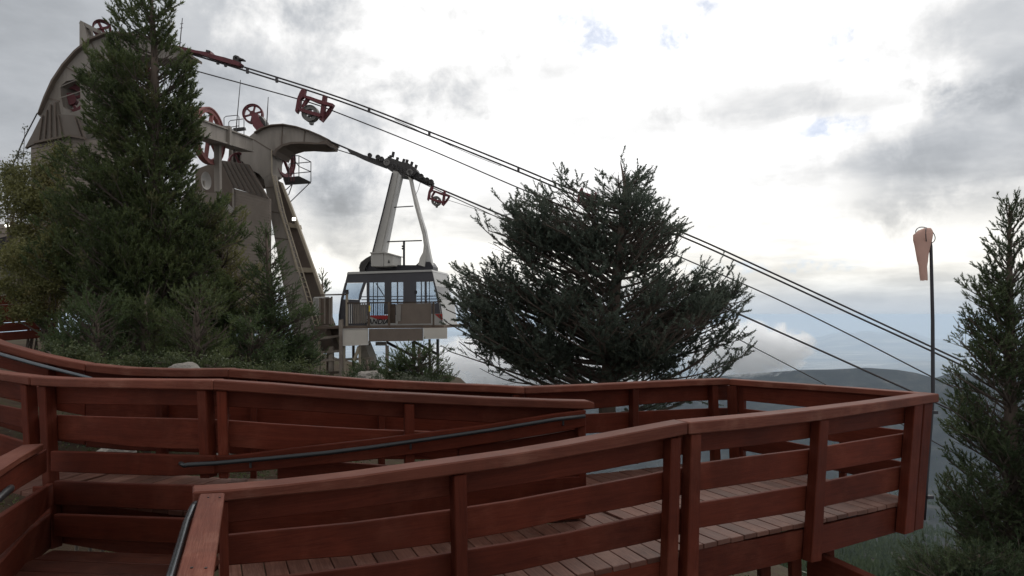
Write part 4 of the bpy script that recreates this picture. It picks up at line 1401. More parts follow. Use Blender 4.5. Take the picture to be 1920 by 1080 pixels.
# ends
for q in ((((810, 509), (830, 612))), (((651, 514), (634, 614)))):
    pass
e0 = [CA.at(811, 509), CA.at(817, 536), CA.at(824, 562), CA.at(829, 590), CA.at(830.5, 612)]
e1 = [p + cn * DEP for p in e0]
endm = MB()
endm.hexa([e0[0], e0[1], e1[1], e1[0]], [p - CA.d * 0.04 for p in (e0[0], e0[1], e1[1], e1[0])])
endm.build('end_fascia', 'car_white', car)
for a0, a1 in ((1, 2), (2, 3)):
    pass
MB().hexa([e0[2], e0[4], e1[4], e1[2]], [p - CA.d * 0.04 for p in (e0[2], e0[4], e1[4], e1[2])]).build('end_panel', 'car_white', car)
MB().hexa([e0[1], e0[2], e1[2], e1[1]], [p - CA.d * 0.02 for p in (e0[1], e0[2], e1[2], e1[1])]).build('end_window', 'glass', car)
for off in (0.02, DEP - 0.03):
    for q in (((650, 531), (681, 530.5), (674, 552), (673, 561), (642, 561)), ((687, 530), (721, 529.5), (721, 591), (688, 592)), ((734, 529), (756, 529), (756, 571), (734, 571)), ((780, 528.5), (812, 528.5), (825, 588), (800, 570), (780, 571))):
        csl('window_pane', q, off, 0.012, 'glass')
for y in (556.5, 562, 567.5):
    MB().tube([CA.at(678, y, DEP - 0.12), CA.at(823, y - 1.5, DEP - 0.12)], 0.018, 6).build('window_bar', 'pole_dark', car)
for x in (700, 708, 762, 805):
    MB().tube([CA.at(x, 512, 1.1), CA.at(x, 610, 1.1)], 0.018, 6).build('grab_pole', 'cable_steel', car)
MB().tube([CA.at(705, 531, 1.6), CA.at(721, 556, 1.6)], 0.02, 6).build('wiper_arm', 'pole_dark', car)
csl('number_plate', [(777, 545), (782, 545), (782, 551), (777, 551)], -0.015, 0.012, 'pole_dark')
# lettering
tcv = bpy.data.curves.new('lettering', 'FONT')
tcv.body = 'SANDIA'
tcv.size = 0.27
tcv.shear = 0.28
tcv.extrude = 0.003
tcv.offset = 0.006
tcv.space_character = 1.02
tcv.align_x = 'RIGHT'
tob = bpy.data.objects.new('lettering', tcv)
COL.objects.link(tob)
tob.data.materials.append(MATS['print_black'])
tob.parent = car
tob.location = CA.at(728.5, 607.4, -0.012) - car.location
tob.rotation_euler = (math.pi / 2, 0, math.atan2(CA.d.y, CA.d.x))
bpy.context.view_layer.update()
lme = bpy.data.meshes.new_from_object(tob.evaluated_get(bpy.context.evaluated_depsgraph_get()))
lob = bpy.data.objects.new('lettering', lme)
COL.objects.link(lob)
lob.parent, lob.location, lob.rotation_euler = car, tob.location, tob.rotation_euler
bpy.data.objects.remove(tob)
lob.name = 'lettering'
# roof gear
csl('roof_beam', [(674, 497), (678, 490), (690, 490), (700, 497), (780, 497), (786, 491), (806, 491), (812, 500), (812, 506), (674, 510)], DEP * 0.35, 0.7, 'pole_dark')
csl('roof_bracket', [(673, 502), (676, 492), (686, 484), (697, 478), (700, 484), (690, 492), (684, 504), (684, 509), (675, 509)], DEP * 0.3, 0.3, 'carriage_iron')
b0 = [CA.at(x, y, 0.25) for x, y in ((695, 474), (719, 474.5), (719, 500), (695.5, 499.5))]
MB().hexa(b0, [p + cn * 1.0 + CA.d * 0.0 for p in b0]).build('equipment_box', 'grey_box', car, 0.02)
b0 = [CA.at(x, y, 0.25) for x, y in ((719.5, 474.8), (737, 478), (736.5, 498), (719.5, 500))]
MB().hexa(b0, [p + cn * 1.0 for p in b0]).build('equipment_box', 'grey_box', car, 0.02)
csl('box_lid', [(693.5, 473), (719, 471.5), (738.5, 477), (738.5, 478.8), (719, 474.5), (693.5, 475.2)], 0.2, 1.1, 'grey_box')
csl('emblem', [(727, 493), (729, 486.5), (731, 493)], 0.235, 0.01, 'print_black')
# hanger: two legs meeting under the carriage
HN = Plane((-4.6, 26.3), (0.986, -0.165))


def hsl(name, pts, off, th, mat):
    return plate(car, name, HN, pts, off, th, mat)


hsl('hanger_leg', [(737, 320), (746, 322), (741, 350), (713.5, 476), (699, 476), (711, 420)], -0.22, 0.40, 'grey_box')
hsl('hanger_leg_face', [(746.5, 324), (752, 329), (738, 390), (721, 476), (714.2, 476), (741, 352)], -0.16, 0.30, 'hanger_white')
hsl('hanger_leg', [(759, 328), (765.5, 331), (777, 385), (792, 440), (794.5, 460), (793, 473), (787, 484), (784, 497), (796, 500), (798, 480), (799, 455), (788, 410), (772, 350), (768.5, 333)], -0.22, 0.40, 'grey_box')
hsl('hanger_leg_face', [(769, 334), (782, 384), (797, 431), (806, 478), (811, 500), (797, 500), (799, 478), (800, 455), (789.5, 412)], -0.10, 0.25, 'hanger_white')
MB().tube([HN.at(736, 324, -0.3), HN.at(718, 398, -0.3), HN.at(698, 476, -0.3)], 0.028, 6).build('conduit', 'pole_dark', car)
MB().tube([HN.at(735, 389, -0.1), HN.at(775, 386.5, -0.1)], 0.022, 6).build('hanger_tie', 'cable_steel', car)
MB().tube([HN.at(717, 453.5, -0.1), HN.at(791, 451, -0.1)], 0.025, 6).build('hanger_tie', 'cable_steel', car)
MB().tube([HN.at(757.5, 452, -0.1), HN.at(757.5, 500, -0.1)], 0.045, 8).build('roof_mast', 'pole_dark', car)
for y in (462, 466.5):
    MB().bar(HN.at(753.5, y, -0.1), HN.at(758, y - 1, -0.1), 0.05, 0.06).build('mast_lug', 'pole_dark', car)
MB().tube([HN.at(788, 342, -0.2), HN.at(784, 356, -0.2), HN.at(779, 366, -0.2)], 0.010, 5).build('loose_wire', 'cable_steel', car)
# carriage on the cable
cg = plate(car, 'carriage', FA, [(719, 300), (725, 296), (733, 296), (752, 303), (766, 306), (779, 315), (782, 321), (775, 329), (766, 333), (748, 330), (735, 322), (722, 313)], -0.28, 0.55, 'carriage_iron')
cp = plate(car, 'carriage_arm', FA, [(650, 279), (670, 285), (678, 289), (690, 293), (705, 298), (722, 303), (722, 314), (700, 306), (680, 298), (655, 286)], -0.14, 0.28, 'carriage_iron')
cp2 = plate(car, 'carriage_arm', FA, [(775, 322), (790, 328), (800, 335), (812, 341), (811, 347), (798, 342), (780, 335), (768, 331)], -0.14, 0.28, 'carriage_iron')
for (x, y, rr, par) in ((693.5, 291, 0.085, cp), (709, 295, 0.10, cp), (716, 298, 0.09, cp), (801, 337, 0.09, cp2), (808.5, 341, 0.10, cp2), (790, 330, 0.09, cp2), (725.5, 305, 0.13, cg), (768.5, 323, 0.13, cg)):
    c = FA.at(x, y, -0.30)
    o_ = MB().ring(c, FA.d, Z, rr, rr * 0.45, 0.10, 16).disc(c, FA.d, Z, rr * 0.5, 0.06, 12).build('roller', 'wheel_grey' if rr > 0.12 else 'carriage_iron', par)
for k, (x, y, h) in enumerate(((731, 296, 6), (736, 292, 9), (744, 299, 5), (756, 302, 5), (762, 304, 6), (771, 308, 6), (779, 313, 5), (728, 297, 4))):
    MB().bar(FA.at(x, y + 3, -0.1), FA.at(x + 2, y - h * 0.8, -0.1), 0.07, 0.10).build('carriage_fitting', 'carriage_iron', cg)
for k in range(5):
    MB().bar(FA.at(735 + k * 8, 305 + k * 3.6, -0.33), FA.at(738 + k * 8, 316 + k * 3.6, -0.33), 0.06, 0.05).build('carriage_rib', 'carriage_iron', cg)

# ---- loading dock in front of the car
DK = Plane((-4.9, 24.3), (0.986, -0.165))
dock = thing('loading_dock', 'weathered timber loading dock with railings and pale panels below the tram car', 'dock', tuple(DK.at(700, 700)))


def dsl(name, pts, off, th, mat, parent=dock, **kw):
    return plate(parent, name, DK, pts, off, th, mat, **kw)


dsl('deck_edge', [(590, 611.5), (832, 610), (832, 615), (590, 616.5)], -0.05, 3.8, 'brown_timber')
dsl('fascia_panel', [(643, 617.5), (690, 617), (690, 646), (643, 648.5)], -0.10, 0.05, 'panel_pale')
dsl('fascia_panel', [(691.5, 616.5), (792, 615.5), (792, 639), (691.5, 640.5)], -0.06, 0.08, 'panel_brown')
dsl('fascia_panel', [(793.5, 615), (838, 614.5), (838, 635), (793.5, 635.5)], -0.10, 0.05, 'panel_pale')
fr2 = MB()
for a, b2 in (((643, 617), (690, 616.5)), ((643, 648.5), (690, 646.5)), ((643, 617), (643, 648)), ((690.3, 617), (690.3, 647))):
    fr2.tube([DK.at(*a, -0.11), DK.at(*b2, -0.11)], 0.012, 5)
fr2.build('panel_trim', 'hanger_white', dock)
dsl('corner_post', [(635, 600), (641, 599), (642, 705), (636, 705)], -0.16, 0.14, 'grey_timber')
dsl('railing_post', [(648, 550), (651.5, 550), (651.5, 612), (648, 612)], -0.02, 0.07, 'tan_trim')
dsl('lamp_head', [(647.5, 543), (651.5, 543), (652, 551), (647, 551)], -0.04, 0.1, 'carriage_iron')
MB().bar(DK.at(588, 553.5, 0.6), DK.at(650, 552, 0.0), 0.07, 0.05).build('top_rail', 'brown_timber', dock)
MB().bar(DK.at(590, 558, 0.5), DK.at(617, 557.5, 0.4), 0.05, 0.05).build('top_rail', 'hanger_white', dock)
for k in range(5):
    MB().bar(DK.at(588 + k * 2.2, 558 + k * 0.3, 0.7), DK.at(588 + k * 2.2, 592, 0.7), 0.02, 0.02).build('baluster', 'hanger_white', dock)
for k in range(8):
    x = 598 + k * 3.1
    dsl('fence_board', [(x, 558 + random.random()), (x + 2.7, 558 + random.random()), (x + 2.7, 607), (x, 607)], 0.42, 0.04, 'brown_timber' if k % 3 else 'grey_timber')
dsl('railing_post', [(620, 556), (622.5, 556), (622.5, 609), (620, 609)], 0.35, 0.06, 'grey_timber')
dsl('railing_post', [(689, 566), (692.5, 566), (692.5, 613), (689, 613)], -0.08, 0.08, 'brown_timber')
dsl('railing_post', [(727, 566), (730.5, 566), (730.5, 613), (727, 613)], -0.08, 0.08, 'brown_timber')
dsl('railing_post', [(811, 565), (813.5, 565), (813.5, 612), (811, 612)], -0.08, 0.08, 'brown_timber')
MB().bar(DK.at(651, 568.5, 0.0), DK.at(828, 566, 0.0), 0.05, 0.05).build('top_rail', 'brown_timber', dock)
MB().bar(DK.at(651, 612.5, 0.0), DK.at(828, 611, 0.0), 0.05, 0.05).build('bottom_rail', 'brown_timber', dock)
dsl('solid_panel', [(746, 569), (808, 568), (808, 606.5), (746, 607.5)], -0.03, 0.05, 'panel_brown')
dsl('solid_panel', [(731, 570), (741, 570), (741, 606), (731, 606)], 0.0, 0.04, 'brown_timber')
dsl('pale_strip', [(742, 571.5), (752, 571), (751, 602), (743, 603)], -0.06, 0.02, 'dish_grey')
dsl('yellow_mark', [(691.5, 573), (694.5, 573), (694.5, 584), (691.5, 584)], -0.10, 0.02, 'yellow_paint')
for k in range(8):
    x = 655 + k * 4.1
    MB().bar(DK.at(x, 569.5, 0.0), DK.at(x, 606.5, 0.0), 0.028, 0.028).build('baluster', 'grey_timber' if k > 1 else 'hanger_white', dock)
dsl('gate_panel', [(663, 571), (687, 570.5), (687, 605), (663, 606)], 0.04, 0.03, 'dish_grey')
for k in range(8):
    x = 697 + k * 3.9
    MB().bar(DK.at(x, 569.5, 3.2), DK.at(x, 594, 3.2), 0.022, 0.022).build('baluster', 'pole_dark', dock)
# substructure
for (x0, x1, y0, y1, off, m_) in ((641.5, 645.5, 649, 705, -0.05, 'tan_trim'), (672, 674.5, 648, 688, 0.0, 'tan_trim'), (722.5, 727, 648, 712, 0.1, 'grey_timber'), (612, 621, 618, 712, 0.8, 'brown_timber'), (596, 599, 640, 712, 0.5, 'tan_trim'), (616, 624, 650, 712, 0.3, 'grey_timber'),
                                  (660, 663, 648, 690, 1.2, 'brown_timber'), (690, 692, 645, 700, 1.4, 'brown_timber'), (772, 777, 640, 712, 1.0, 'brown_timber'), (818, 822, 636, 712, 1.0, 'pole_dark'), (803, 806, 636, 712, 1.6, 'brown_timber')):
    dsl('leg_post', [(x0, y0), (x1, y0), (x1, y1), (x0, y1)], off, 0.12, m_)
for a, b2, off, m_ in (((664, 677), (673, 650), 0.0, 'tan_trim'), ((586, 636), (636, 630), 0.3, 'grey_timber'), ((590, 662), (636, 658), 0.3, 'grey_timber'), ((588, 676), (700, 672), 0.3, 'grey_timber'), ((590, 700), (640, 698), 0.3, 'brown_timber'),
                       ((724, 641), (775, 668), 1.0, 'pole_dark'), ((775, 640), (820, 664), 1.0, 'pole_dark')):
    MB().bar(DK.at(*a, off), DK.at(*b2, off), 0.09, 0.09).build('brace', m_, dock, grain=(1, 0, 0))
dsl('under_panel', [(704, 641), (724, 641), (724, 648), (704, 648)], 0.2, 0.1, 'dish_grey')
dsl('under_deck', [(590, 616), (643, 617), (643, 632), (590, 636)], 0.9, 2.0, 'brown_timber')
pr = thing('concrete_pier', 'rough tan concrete pier slanting below the pale dock panel', 'pier', tuple(DK.at(690, 705, 1.0)))
plate(pr, 'shaft', DK, [(675, 640), (681, 640), (690, 662), (700, 690), (703, 715), (672, 715), (674, 680)], 1.0, 0.7, 'concrete')
plate(pr, 'footing', DK, [(690, 693), (710, 694), (710, 712), (690, 712)], 0.7, 0.5, 'concrete')

rw = thing('retaining_wall', 'low red timber wall behind the shrubs at far left', 'wall', (U(40, 620, 13).x, 13, 0.2))
RW = plane_px(-60, 13.2, 110, 13.8)
for k in range(5):
    y = 553 + k * 17
    board(rw, 'wall_board', RW, [(-60, y + 6, y + 22), (20, y + 1, y + 17), (108, y - 6, y + 10)], 0.0, 0.05)
#PART4
# ================================================================== VEGETATION


class Crown:
    """needle shoots gathered as arrays, then turned into one mesh of small blades"""
    def __init__(self):
        self.b, self.d, self.l = [], [], []

    clump = None

    def shoot(self, base, d, length):
        if self.clump:
            sc, th = self.clump
            if mnoise.noise(Vector(base) * sc) < th and random.random() < 0.88:
                return
        self.b.append(tuple(base))
        self.d.append(tuple(d))
        self.l.append(length)

    def build(self, name, mat, parent, blades=20, nl=0.028, nw=0.007, splay=0.9, seed=1, lateral=0.0):
        r = np.random.default_rng(seed)
        B, D_, L_ = np.array(self.b), np.array(self.d), np.array(self.l)
        n = len(B)
        D_ /= np.linalg.norm(D_, axis=1, keepdims=True)
        ref = np.tile(np.array([0.31, 0.17, 0.93]), (n, 1))
        s1 = np.cross(D_, ref)
        s1 /= np.linalg.norm(s1, axis=1, keepdims=True) + 1e-9
        s2 = np.cross(D_, s1)
        K = blades
        tpos = (np.arange(K) + r.random((n, K))) / K
        th = r.random((n, K)) * 2 * np.pi
        rad = s1[:, None, :] * np.cos(th)[..., None] + s2[:, None, :] * np.sin(th)[..., None]
        sp = splay * (0.75 + 0.5 * r.random((n, K)))[..., None]
        sp = sp * (1.0 - 0.35 * tpos[..., None] ** 2)
        nd = D_[:, None, :] * np.cos(sp) + rad * np.sin(sp)
        base = B[:, None, :] + D_[:, None, :] * (L_[:, None] * tpos)[..., None]
        ln = nl * (0.75 + 0.5 * r.random((n, K)))[..., None]
        side = np.cross(nd, rad + 0.3 * r.normal(size=(n, K, 3)))
        side /= np.linalg.norm(side, axis=2, keepdims=True) + 1e-9
        w = nw * (0.8 + 0.4 * r.random((n, K)))[..., None]
        tip = base + nd * ln
        v = np.stack([base - side * w * 0.55, tip, base + side * w * 0.55], axis=2).reshape(-1, 3)
        off = np.array(parent_world(parent))
        v = v - off
        m = n * K
        me = bpy.data.meshes.new(name)
        me.vertices.add(m * 3)
        me.vertices.foreach_set('co', v.astype(np.float32).ravel())
        me.loops.add(m * 3)
        me.loops.foreach_set('vertex_index', np.arange(m * 3, dtype=np.int32))
        me.polygons.add(m)
        me.polygons.foreach_set('loop_start', np.arange(0, m * 3, 3, dtype=np.int32))
        me.update(calc_edges=True)
        me.materials.append(MATS[mat])
        ob = bpy.data.objects.new(name, me)
        COL.objects.link(ob)
        ob.parent = parent
        return ob


def rnd(a, b):
    return random.uniform(a, b)


def bez(a, c, b, n):
    return [a * (1 - u) ** 2 + c * (2 * u * (1 - u)) + b * u * u for u in [i / n for i in range(n + 1)]]


def conifer(name, label, trunk, radii, outline, tips, Y, mat, n_limbs=70, rise=0.30, sag=0.15, sh=0.13, spacing=0.085, blades=20, nl=0.028, nw=0.007,
            splay=0.9, upturn=0.35, seed=1, depth=0.8, group=None, bl_max=0.55, keep=None, inner=0.65, cat='tree', limb_r=0.022, shoot_step=0.062, bare=0.06, clump=(1.9, -0.12)):
    """trunk: photograph points (x, y) at depth Y; outline: rows (y, left x, right x) of the crown; tips: limb ends seen in the photograph"""
    random.seed(seed)
    tp = [U(x, y, Y) for x, y in trunk]
    rows = [y for x, y in trunk]

    def on_trunk(z):
        zs = [p.z for p in tp]
        z = max(min(z, zs[-1]), zs[0])
        for a, b2 in zip(tp, tp[1:]):
            if a.z <= z <= b2.z:
                f = (z - a.z) / max(1e-6, b2.z - a.z)
                return a.lerp(b2, f)
        return tp[-1].copy()
    tree = thing(name, label, cat, tuple(tp[0]), group)
    wood_m = MB()
    wood_m.tube(tp, radii, 10)
    tw = MB()
    cr = Crown()
    cr.clump = clump
    ol = sorted(outline)
    oys = [o_[0] for o_ in ol]
    scale = Y / F
    limbs = []
    for (x, y, *dd) in tips:
        p = U(x, y, Y + (dd[0] if dd else rnd(-0.25, 0.25)))
        limbs.append((p, 1.0))
    # limbs all round the trunk, their length taken from the outline
    ws = []
    for k in range(200):
        y = oys[0] + (oys[-1] - oys[0]) * (k + 0.5) / 200
        ws.append((y, np.interp(y, oys, [o_[2] for o_ in ol]) - np.interp(y, oys, [o_[1] for o_ in ol])))
    cum = np.cumsum([v for _, v in ws])
    for k in range(n_limbs):
        u = (k + random.random()) / n_limbs * cum[-1]
        y = ws[int(np.searchsorted(cum, u))][0]
        xl, xr = np.interp(y, oys, [o_[1] for o_ in ol]), np.interp(y, oys, [o_[2] for o_ in ol])
        q = U(960, y, Y)
        tk = on_trunk(q.z)
        txp = CX + F * tk.x / tk.y
        phi = rnd(0, 2 * math.pi)
        rl, rr = max(0.05, (txp - xl) * scale), max(0.05, (xr - txp) * scale)
        rx = rr if math.cos(phi) > 0 else rl
        ry = depth * 0.5 * (rl + rr)
        f = rnd(inner, 1.0) if k % 3 else rnd(0.3, inner)
        p = Vector((tk.x + math.cos(phi) * rx * f, tk.y + math.sin(phi) * ry * f, q.z))
        sx, sy = CX + F * p.x / p.y, y
        if keep and not keep(sx, sy):
            continue
        limbs.append((p, 0.8))
    jobs = []
    for p, wgt in limbs:
        hor = math.hypot(p.x - on_trunk(p.z).x, p.y - on_trunk(p.z).y)
        s = on_trunk(p.z - rise * rnd(0.6, 1.35) * hor - 0.10)
        L = (p - s).length
        if L < 0.08:
            continue
        sg = sag * rnd(-0.6, 1.8)
        jit = Vector((rnd(-1, 1), rnd(-1, 1), 0)) * 0.10 * L
        c = s.lerp(p, rnd(0.45, 0.65)) + Vector((0, 0, -sg * L)) + jit
        jobs.append((s, c, p, L, 0))
        if L > 0.7:                                   # forks off the limb
            for q in range(2 if L > 1.2 else 1):
                f = rnd(0.30, 0.70)
                o_ = s * (1 - f) ** 2 + c * (2 * f * (1 - f)) + p * f * f
                dv = (p - s).normalized()
                lt = dv.cross(Vector((0, 0, 1))).normalized() * random.choice((-1, 1))
                L2 = L * (1 - f) * rnd(0.7, 1.0)
                e = o_ + (dv * rnd(0.7, 0.95) + lt * rnd(0.35, 0.7) + Vector((0, 0, rnd(-0.15, 0.25 + 0.3 * upturn)))).normalized() * L2
                jobs.append((o_, o_.lerp(e, 0.5) + Vector((0, 0, -sg * 0.5 * L2)), e, L2, 1))
    for s, c, p, L, lvl in jobs:
        n = max(4, int(L / 0.12))
        pts = bez(s, c, p, n)
        r0 = min(radii[0] * 0.5, limb_r * (0.5 + 0.35 * L)) * (0.6 if lvl else 1)
        tw.tube(pts, [r0 * (1 - 0.85 * i / n) + 0.003 for i in range(n + 1)], 5, caps=False)
        acc = 0.0
        side = 1
        gap_until = -1
        for i in range(n):
            a, b2 = pts[i], pts[i + 1]
            seg = (b2 - a).length
            d = (b2 - a).normalized()
            acc += seg
            while acc > spacing:
                acc -= spacing
                f = (i + 1 - acc / seg) / n
                if f < bare and L > 0.6 and not lvl:
                    continue
                o0 = a.lerp(b2, max(0, 1 - acc / seg))
                lat = d.cross(Vector((0, 0, 1)))
                if lat.length < 0.2:
                    lat = Vector((math.cos(i), math.sin(i), 0))
                lat.normalize()
                side = -side
                if random.random() < 0.10:
                    continue
                bd = (d * rnd(0.35, 0.95) + lat * (side * rnd(0.4, 1.0)) + Vector((0, 0, rnd(-0.35, 0.35 + upturn)))).normalized()
                bl = min(bl_max, 0.12 + 0.40 * (1 - f) * L + 0.06) * rnd(0.5, 1.15)
                e = o0 + bd * bl + Vector((0, 0, upturn * 0.25 * bl))
                tw.tube([o0, e], [0.0045, 0.0025], 3, caps=False)
                m_ = max(1, int(bl / shoot_step))
                s2 = 1
                for k in range(m_):
                    fo = (k + 0.6) / m_
                    q = o0.lerp(e, fo)
                    l2 = bd.cross(Vector((rnd(-0.4, 0.4), rnd(-0.4, 0.4), 1))).normalized()
                    s2 = -s2
                    sd_ = (bd * rnd(0.5, 1.0) + l2 * (s2 * rnd(0.5, 0.95)) + Vector((0, 0, rnd(-0.3, 0.3 + upturn)))).normalized()
                    cr.shoot(q, sd_, sh * rnd(0.6, 1.1))
                cr.shoot(e - bd * 0.02, (bd + Vector((0, 0, upturn * 0.5))).normalized(), sh * rnd(0.8, 1.2))
        dd = (pts[-1] - pts[-2]).normalized()
        for k in range(3):
            cr.shoot(pts[-1] - dd * 0.05 * k, (dd + Vector((rnd(-.3, .3), rnd(-.3, .3), upturn * 0.6 + rnd(-.1, .2)))).normalized(), sh * rnd(0.9, 1.4))
    print(name, 'limbs', len(jobs), 'shoots', len(cr.b), 'blades', blades * len(cr.b))
    tr = wood_m.build('trunk', 'bark', tree, smooth=True)
    if tw.v:
        tw.build('branches', 'twig', tree, recalc=False)
    cr.build('crown', mat, tree, blades, nl, nw, splay, seed)
    return tree


class Leaves:
    def __init__(self):
        self.p, self.s = [], []

    def build(self, name, mat, parent, seed=1, kind=None):
        r = np.random.default_rng(seed)
        P_ = np.array(self.p)
        s = np.array(self.s)[:, None]
        n = len(P_)
        a = r.normal(size=(n, 3))
        a /= np.linalg.norm(a, axis=1, keepdims=True)
        b = np.cross(a, r.normal(size=(n, 3)))
        b /= np.linalg.norm(b, axis=1, keepdims=True)
        v = np.stack([P_ - a * s, P_ + b * s * 0.45, P_ + a * s, P_ - b * s * 0.45], axis=1).reshape(-1, 3)
        if parent:
            v = v - np.array(parent_world(parent))
        me = bpy.data.meshes.new(name)
        me.vertices.add(n * 4)
        me.vertices.foreach_set('co', v.astype(np.float32).ravel())
        me.loops.add(n * 4)
        me.loops.foreach_set('vertex_index', np.arange(n * 4, dtype=np.int32))
        me.polygons.add(n)
        me.polygons.foreach_set('loop_start', np.arange(0, n * 4, 4, dtype=np.int32))
        me.update(calc_edges=True)
        me.materials.append(MATS[mat])
        ob = bpy.data.objects.new(name, me)
        COL.objects.link(ob)
        if parent:
            ob.parent = parent
        if kind:
            ob['kind'] = kind
        return ob


def shrub(name, label, base, blobs, mat, n, size, seed, group=None, cat='shrub', stems=9):
    """leafy shrub: stems fanning from the base into leaf clumps (x, y, Y, radius px, radius px)"""
    random.seed(seed)
    r = np.random.default_rng(seed)
    b0 = U(*base)
    t_ = thing(name, label, cat, tuple(b0), group)
    lv = Leaves()
    st = MB()
    tot = sum(q[3] * q[4] for q in blobs)
    for (x, y, Y, rx, ry) in blobs:
        c = U(x, y, Y)
        k = Y / F
        st.tube(bez(b0 + Vector((rnd(-.15, .15), rnd(-.15, .15), 0)), b0.lerp(c, 0.5) + Vector((rnd(-.2, .2), rnd(-.2, .2), 0.2)), c, 5), [0.022, 0.018, 0.014, 0.011, 0.008, 0.005], 5, caps=False)
        ncl = max(3, int(rx * ry / 90))
        m = max(20, int(n * rx * ry / tot))
        for j in range(ncl):
            while True:
                o_ = r.uniform(-1, 1, 3)
                if np.dot(o_, o_) <= 1:
                    break
            cc = c + Vector((o_[0] * rx * k, o_[1] * (rx + ry) * 0.5 * k, o_[2] * ry * k))
            st.tube([c, cc], [0.007, 0.003], 3, caps=False)
            sp = 0.30 * min(rx, ry) * k + 0.04
            for q in r.normal(size=(m // ncl, 3)) * sp * 0.7:
                lv.p.append(tuple(cc + Vector(q)))
                lv.s.append(size * r.uniform(0.6, 1.3))
    st.build('stems', 'twig', t_, recalc=False)
    lv.build('foliage', mat, t_, seed)
    return t_


# ---- the spruce in the middle
def sp_keep(x, y):
    if (840 < x < 965 and 438 < y < 486) or (1274 < x < 1350 and 430 < y < 503):
        return False
    return mnoise.noise(Vector((x / 75, y / 48, 1.3))) > -0.24


sp_out = [(345, 1150, 1205), (360, 1095, 1208), (372, 965, 1210), (400, 935, 1258), (430, 950, 1270), (455, 975, 1264), (478, 990, 1256), (495, 935, 1250), (510, 892, 1262), (540, 865, 1325), (570, 850, 1376), (600, 845, 1384), (622, 850, 1374), (640, 960, 1330), (665, 1000, 1290), (700, 1060, 1240)]
sp_tips = [(1163, 303), (1172, 318), (1207, 333), (1196, 345), (1182, 352), (1212, 350), (1051, 330), (1044, 352), (1058, 360), (1125, 346), (1130, 362), (932, 370), (945, 388), (900, 422), (915, 432), (935, 405), (975, 372),
           (1000, 362), (1075, 378), (1100, 372), (1240, 403), (1252, 412), (1270, 428), (1262, 455), (1272, 442), (1230, 430), (1268, 470), (868, 503), (878, 515), (906, 508), (941, 482), (948, 500), (960, 470), (1366, 515), (1348, 508), (1330, 520),
           (1302, 508), (1388, 575), (1372, 562), (1380, 600), (1376, 680), (1365, 690), (1340, 700), (842, 562), (852, 548), (834, 602), (836, 580), (870, 590), (860, 640), (846, 660), (1310, 560), (1290, 600), (1350, 610), (1300, 640), (1240, 520), (1225, 560),
           (1000, 430), (1050, 430), (1100, 430), (1010, 490), (1060, 500), (980, 540), (920, 560), (1120, 400), (1155, 380), (1190, 420), (1210, 460)]
random.seed(3)
for n_, x0, x1, y0, y1 in ((20, 935, 1070, 368, 450), (12, 1205, 1272, 402, 480), (18, 1290, 1386, 512, 615), (18, 842, 940, 508, 630), (16, 1160, 1214, 325, 400)):
    for k in range(n_):
        sp_tips.append((random.uniform(x0, x1), random.uniform(y0, y1), random.uniform(-0.9, 0.9)))
for k in range(16):
    sp_tips.append((random.uniform(1060, 1240), random.uniform(540, 690), random.uniform(-1.0, -0.4)))
conifer('spruce_tree', 'broad dark spruce with ragged top standing behind the far railing in the middle', [(1138, 780), (1140, 720), (1146, 640), (1156, 520), (1168, 400), (1172, 345), (1164, 306)], [0.14, 0.13, 0.11, 0.085, 0.05, 0.028, 0.01],
        sp_out, sp_tips, 11.0, 'spruce_needle', 120, rise=0.44, sag=0.16, sh=0.175, spacing=0.115, blades=34, nl=0.040, nw=0.017, splay=1.05, upturn=0.50, seed=11, depth=0.75, bl_max=0.40, shoot_step=0.095, clump=(1.5, -0.02), bare=0.10, keep=sp_keep)

# ---- tall pine at left in front of the near tower
def not_hole(x, y):
    if (208 < x < 300 and 103 < y < 172) or (170 < x < 225 and 20 < y < 62):
        return random.random() < 0.18
    return True


pa_out = [(-40, 235, 300), (0, 222, 308), (30, 214, 316), (60, 212, 318), (80, 205, 300), (100, 172, 322), (130, 160, 348), (170, 156, 358), (210, 158, 370), (245, 158, 372), (285, 150, 356), (330, 118, 350), (370, 100, 360), (410, 90, 400), (460, 85, 425), (510, 90, 440), (560, 95, 445), (620, 95, 450), (700, 100, 455)]
pa_tips = [(316, 62), (313, 50), (322, 82), (318, 20), (214, 28), (220, 12), (238, -8), (262, -20), (300, -14), (345, 110), (352, 118), (338, 102), (358, 130), (346, 150), (366, 178), (372, 205), (370, 222), (362, 240), (352, 300), (160, 100), (158, 120), (165, 150), (160, 200), (170, 235), (212, 50), (245, 40), (280, 60),
           (90, 330), (100, 300), (70, 420), (80, 380), (440, 400), (452, 430), (420, 380), (150, 290), (200, 90), (300, 95)]
conifer('pine_tree', 'tall dark pine at upper left standing in front of the near tower', [(305, 760), (302, 620), (298, 450), (294, 300), (291, 180), (289, 90), (285, 20), (280, -50)], [0.17, 0.16, 0.14, 0.11, 0.085, 0.06, 0.04, 0.02],
        pa_out, pa_tips, 13.0, 'pine_needle', 400, rise=0.55, sag=0.12, sh=0.165, spacing=0.12, blades=22, nl=0.064, nw=0.018, splay=0.80, upturn=0.85, seed=5, depth=0.8, bl_max=0.55, keep=not_hole, shoot_step=0.075, bare=0.0, clump=(1.7, -0.28))

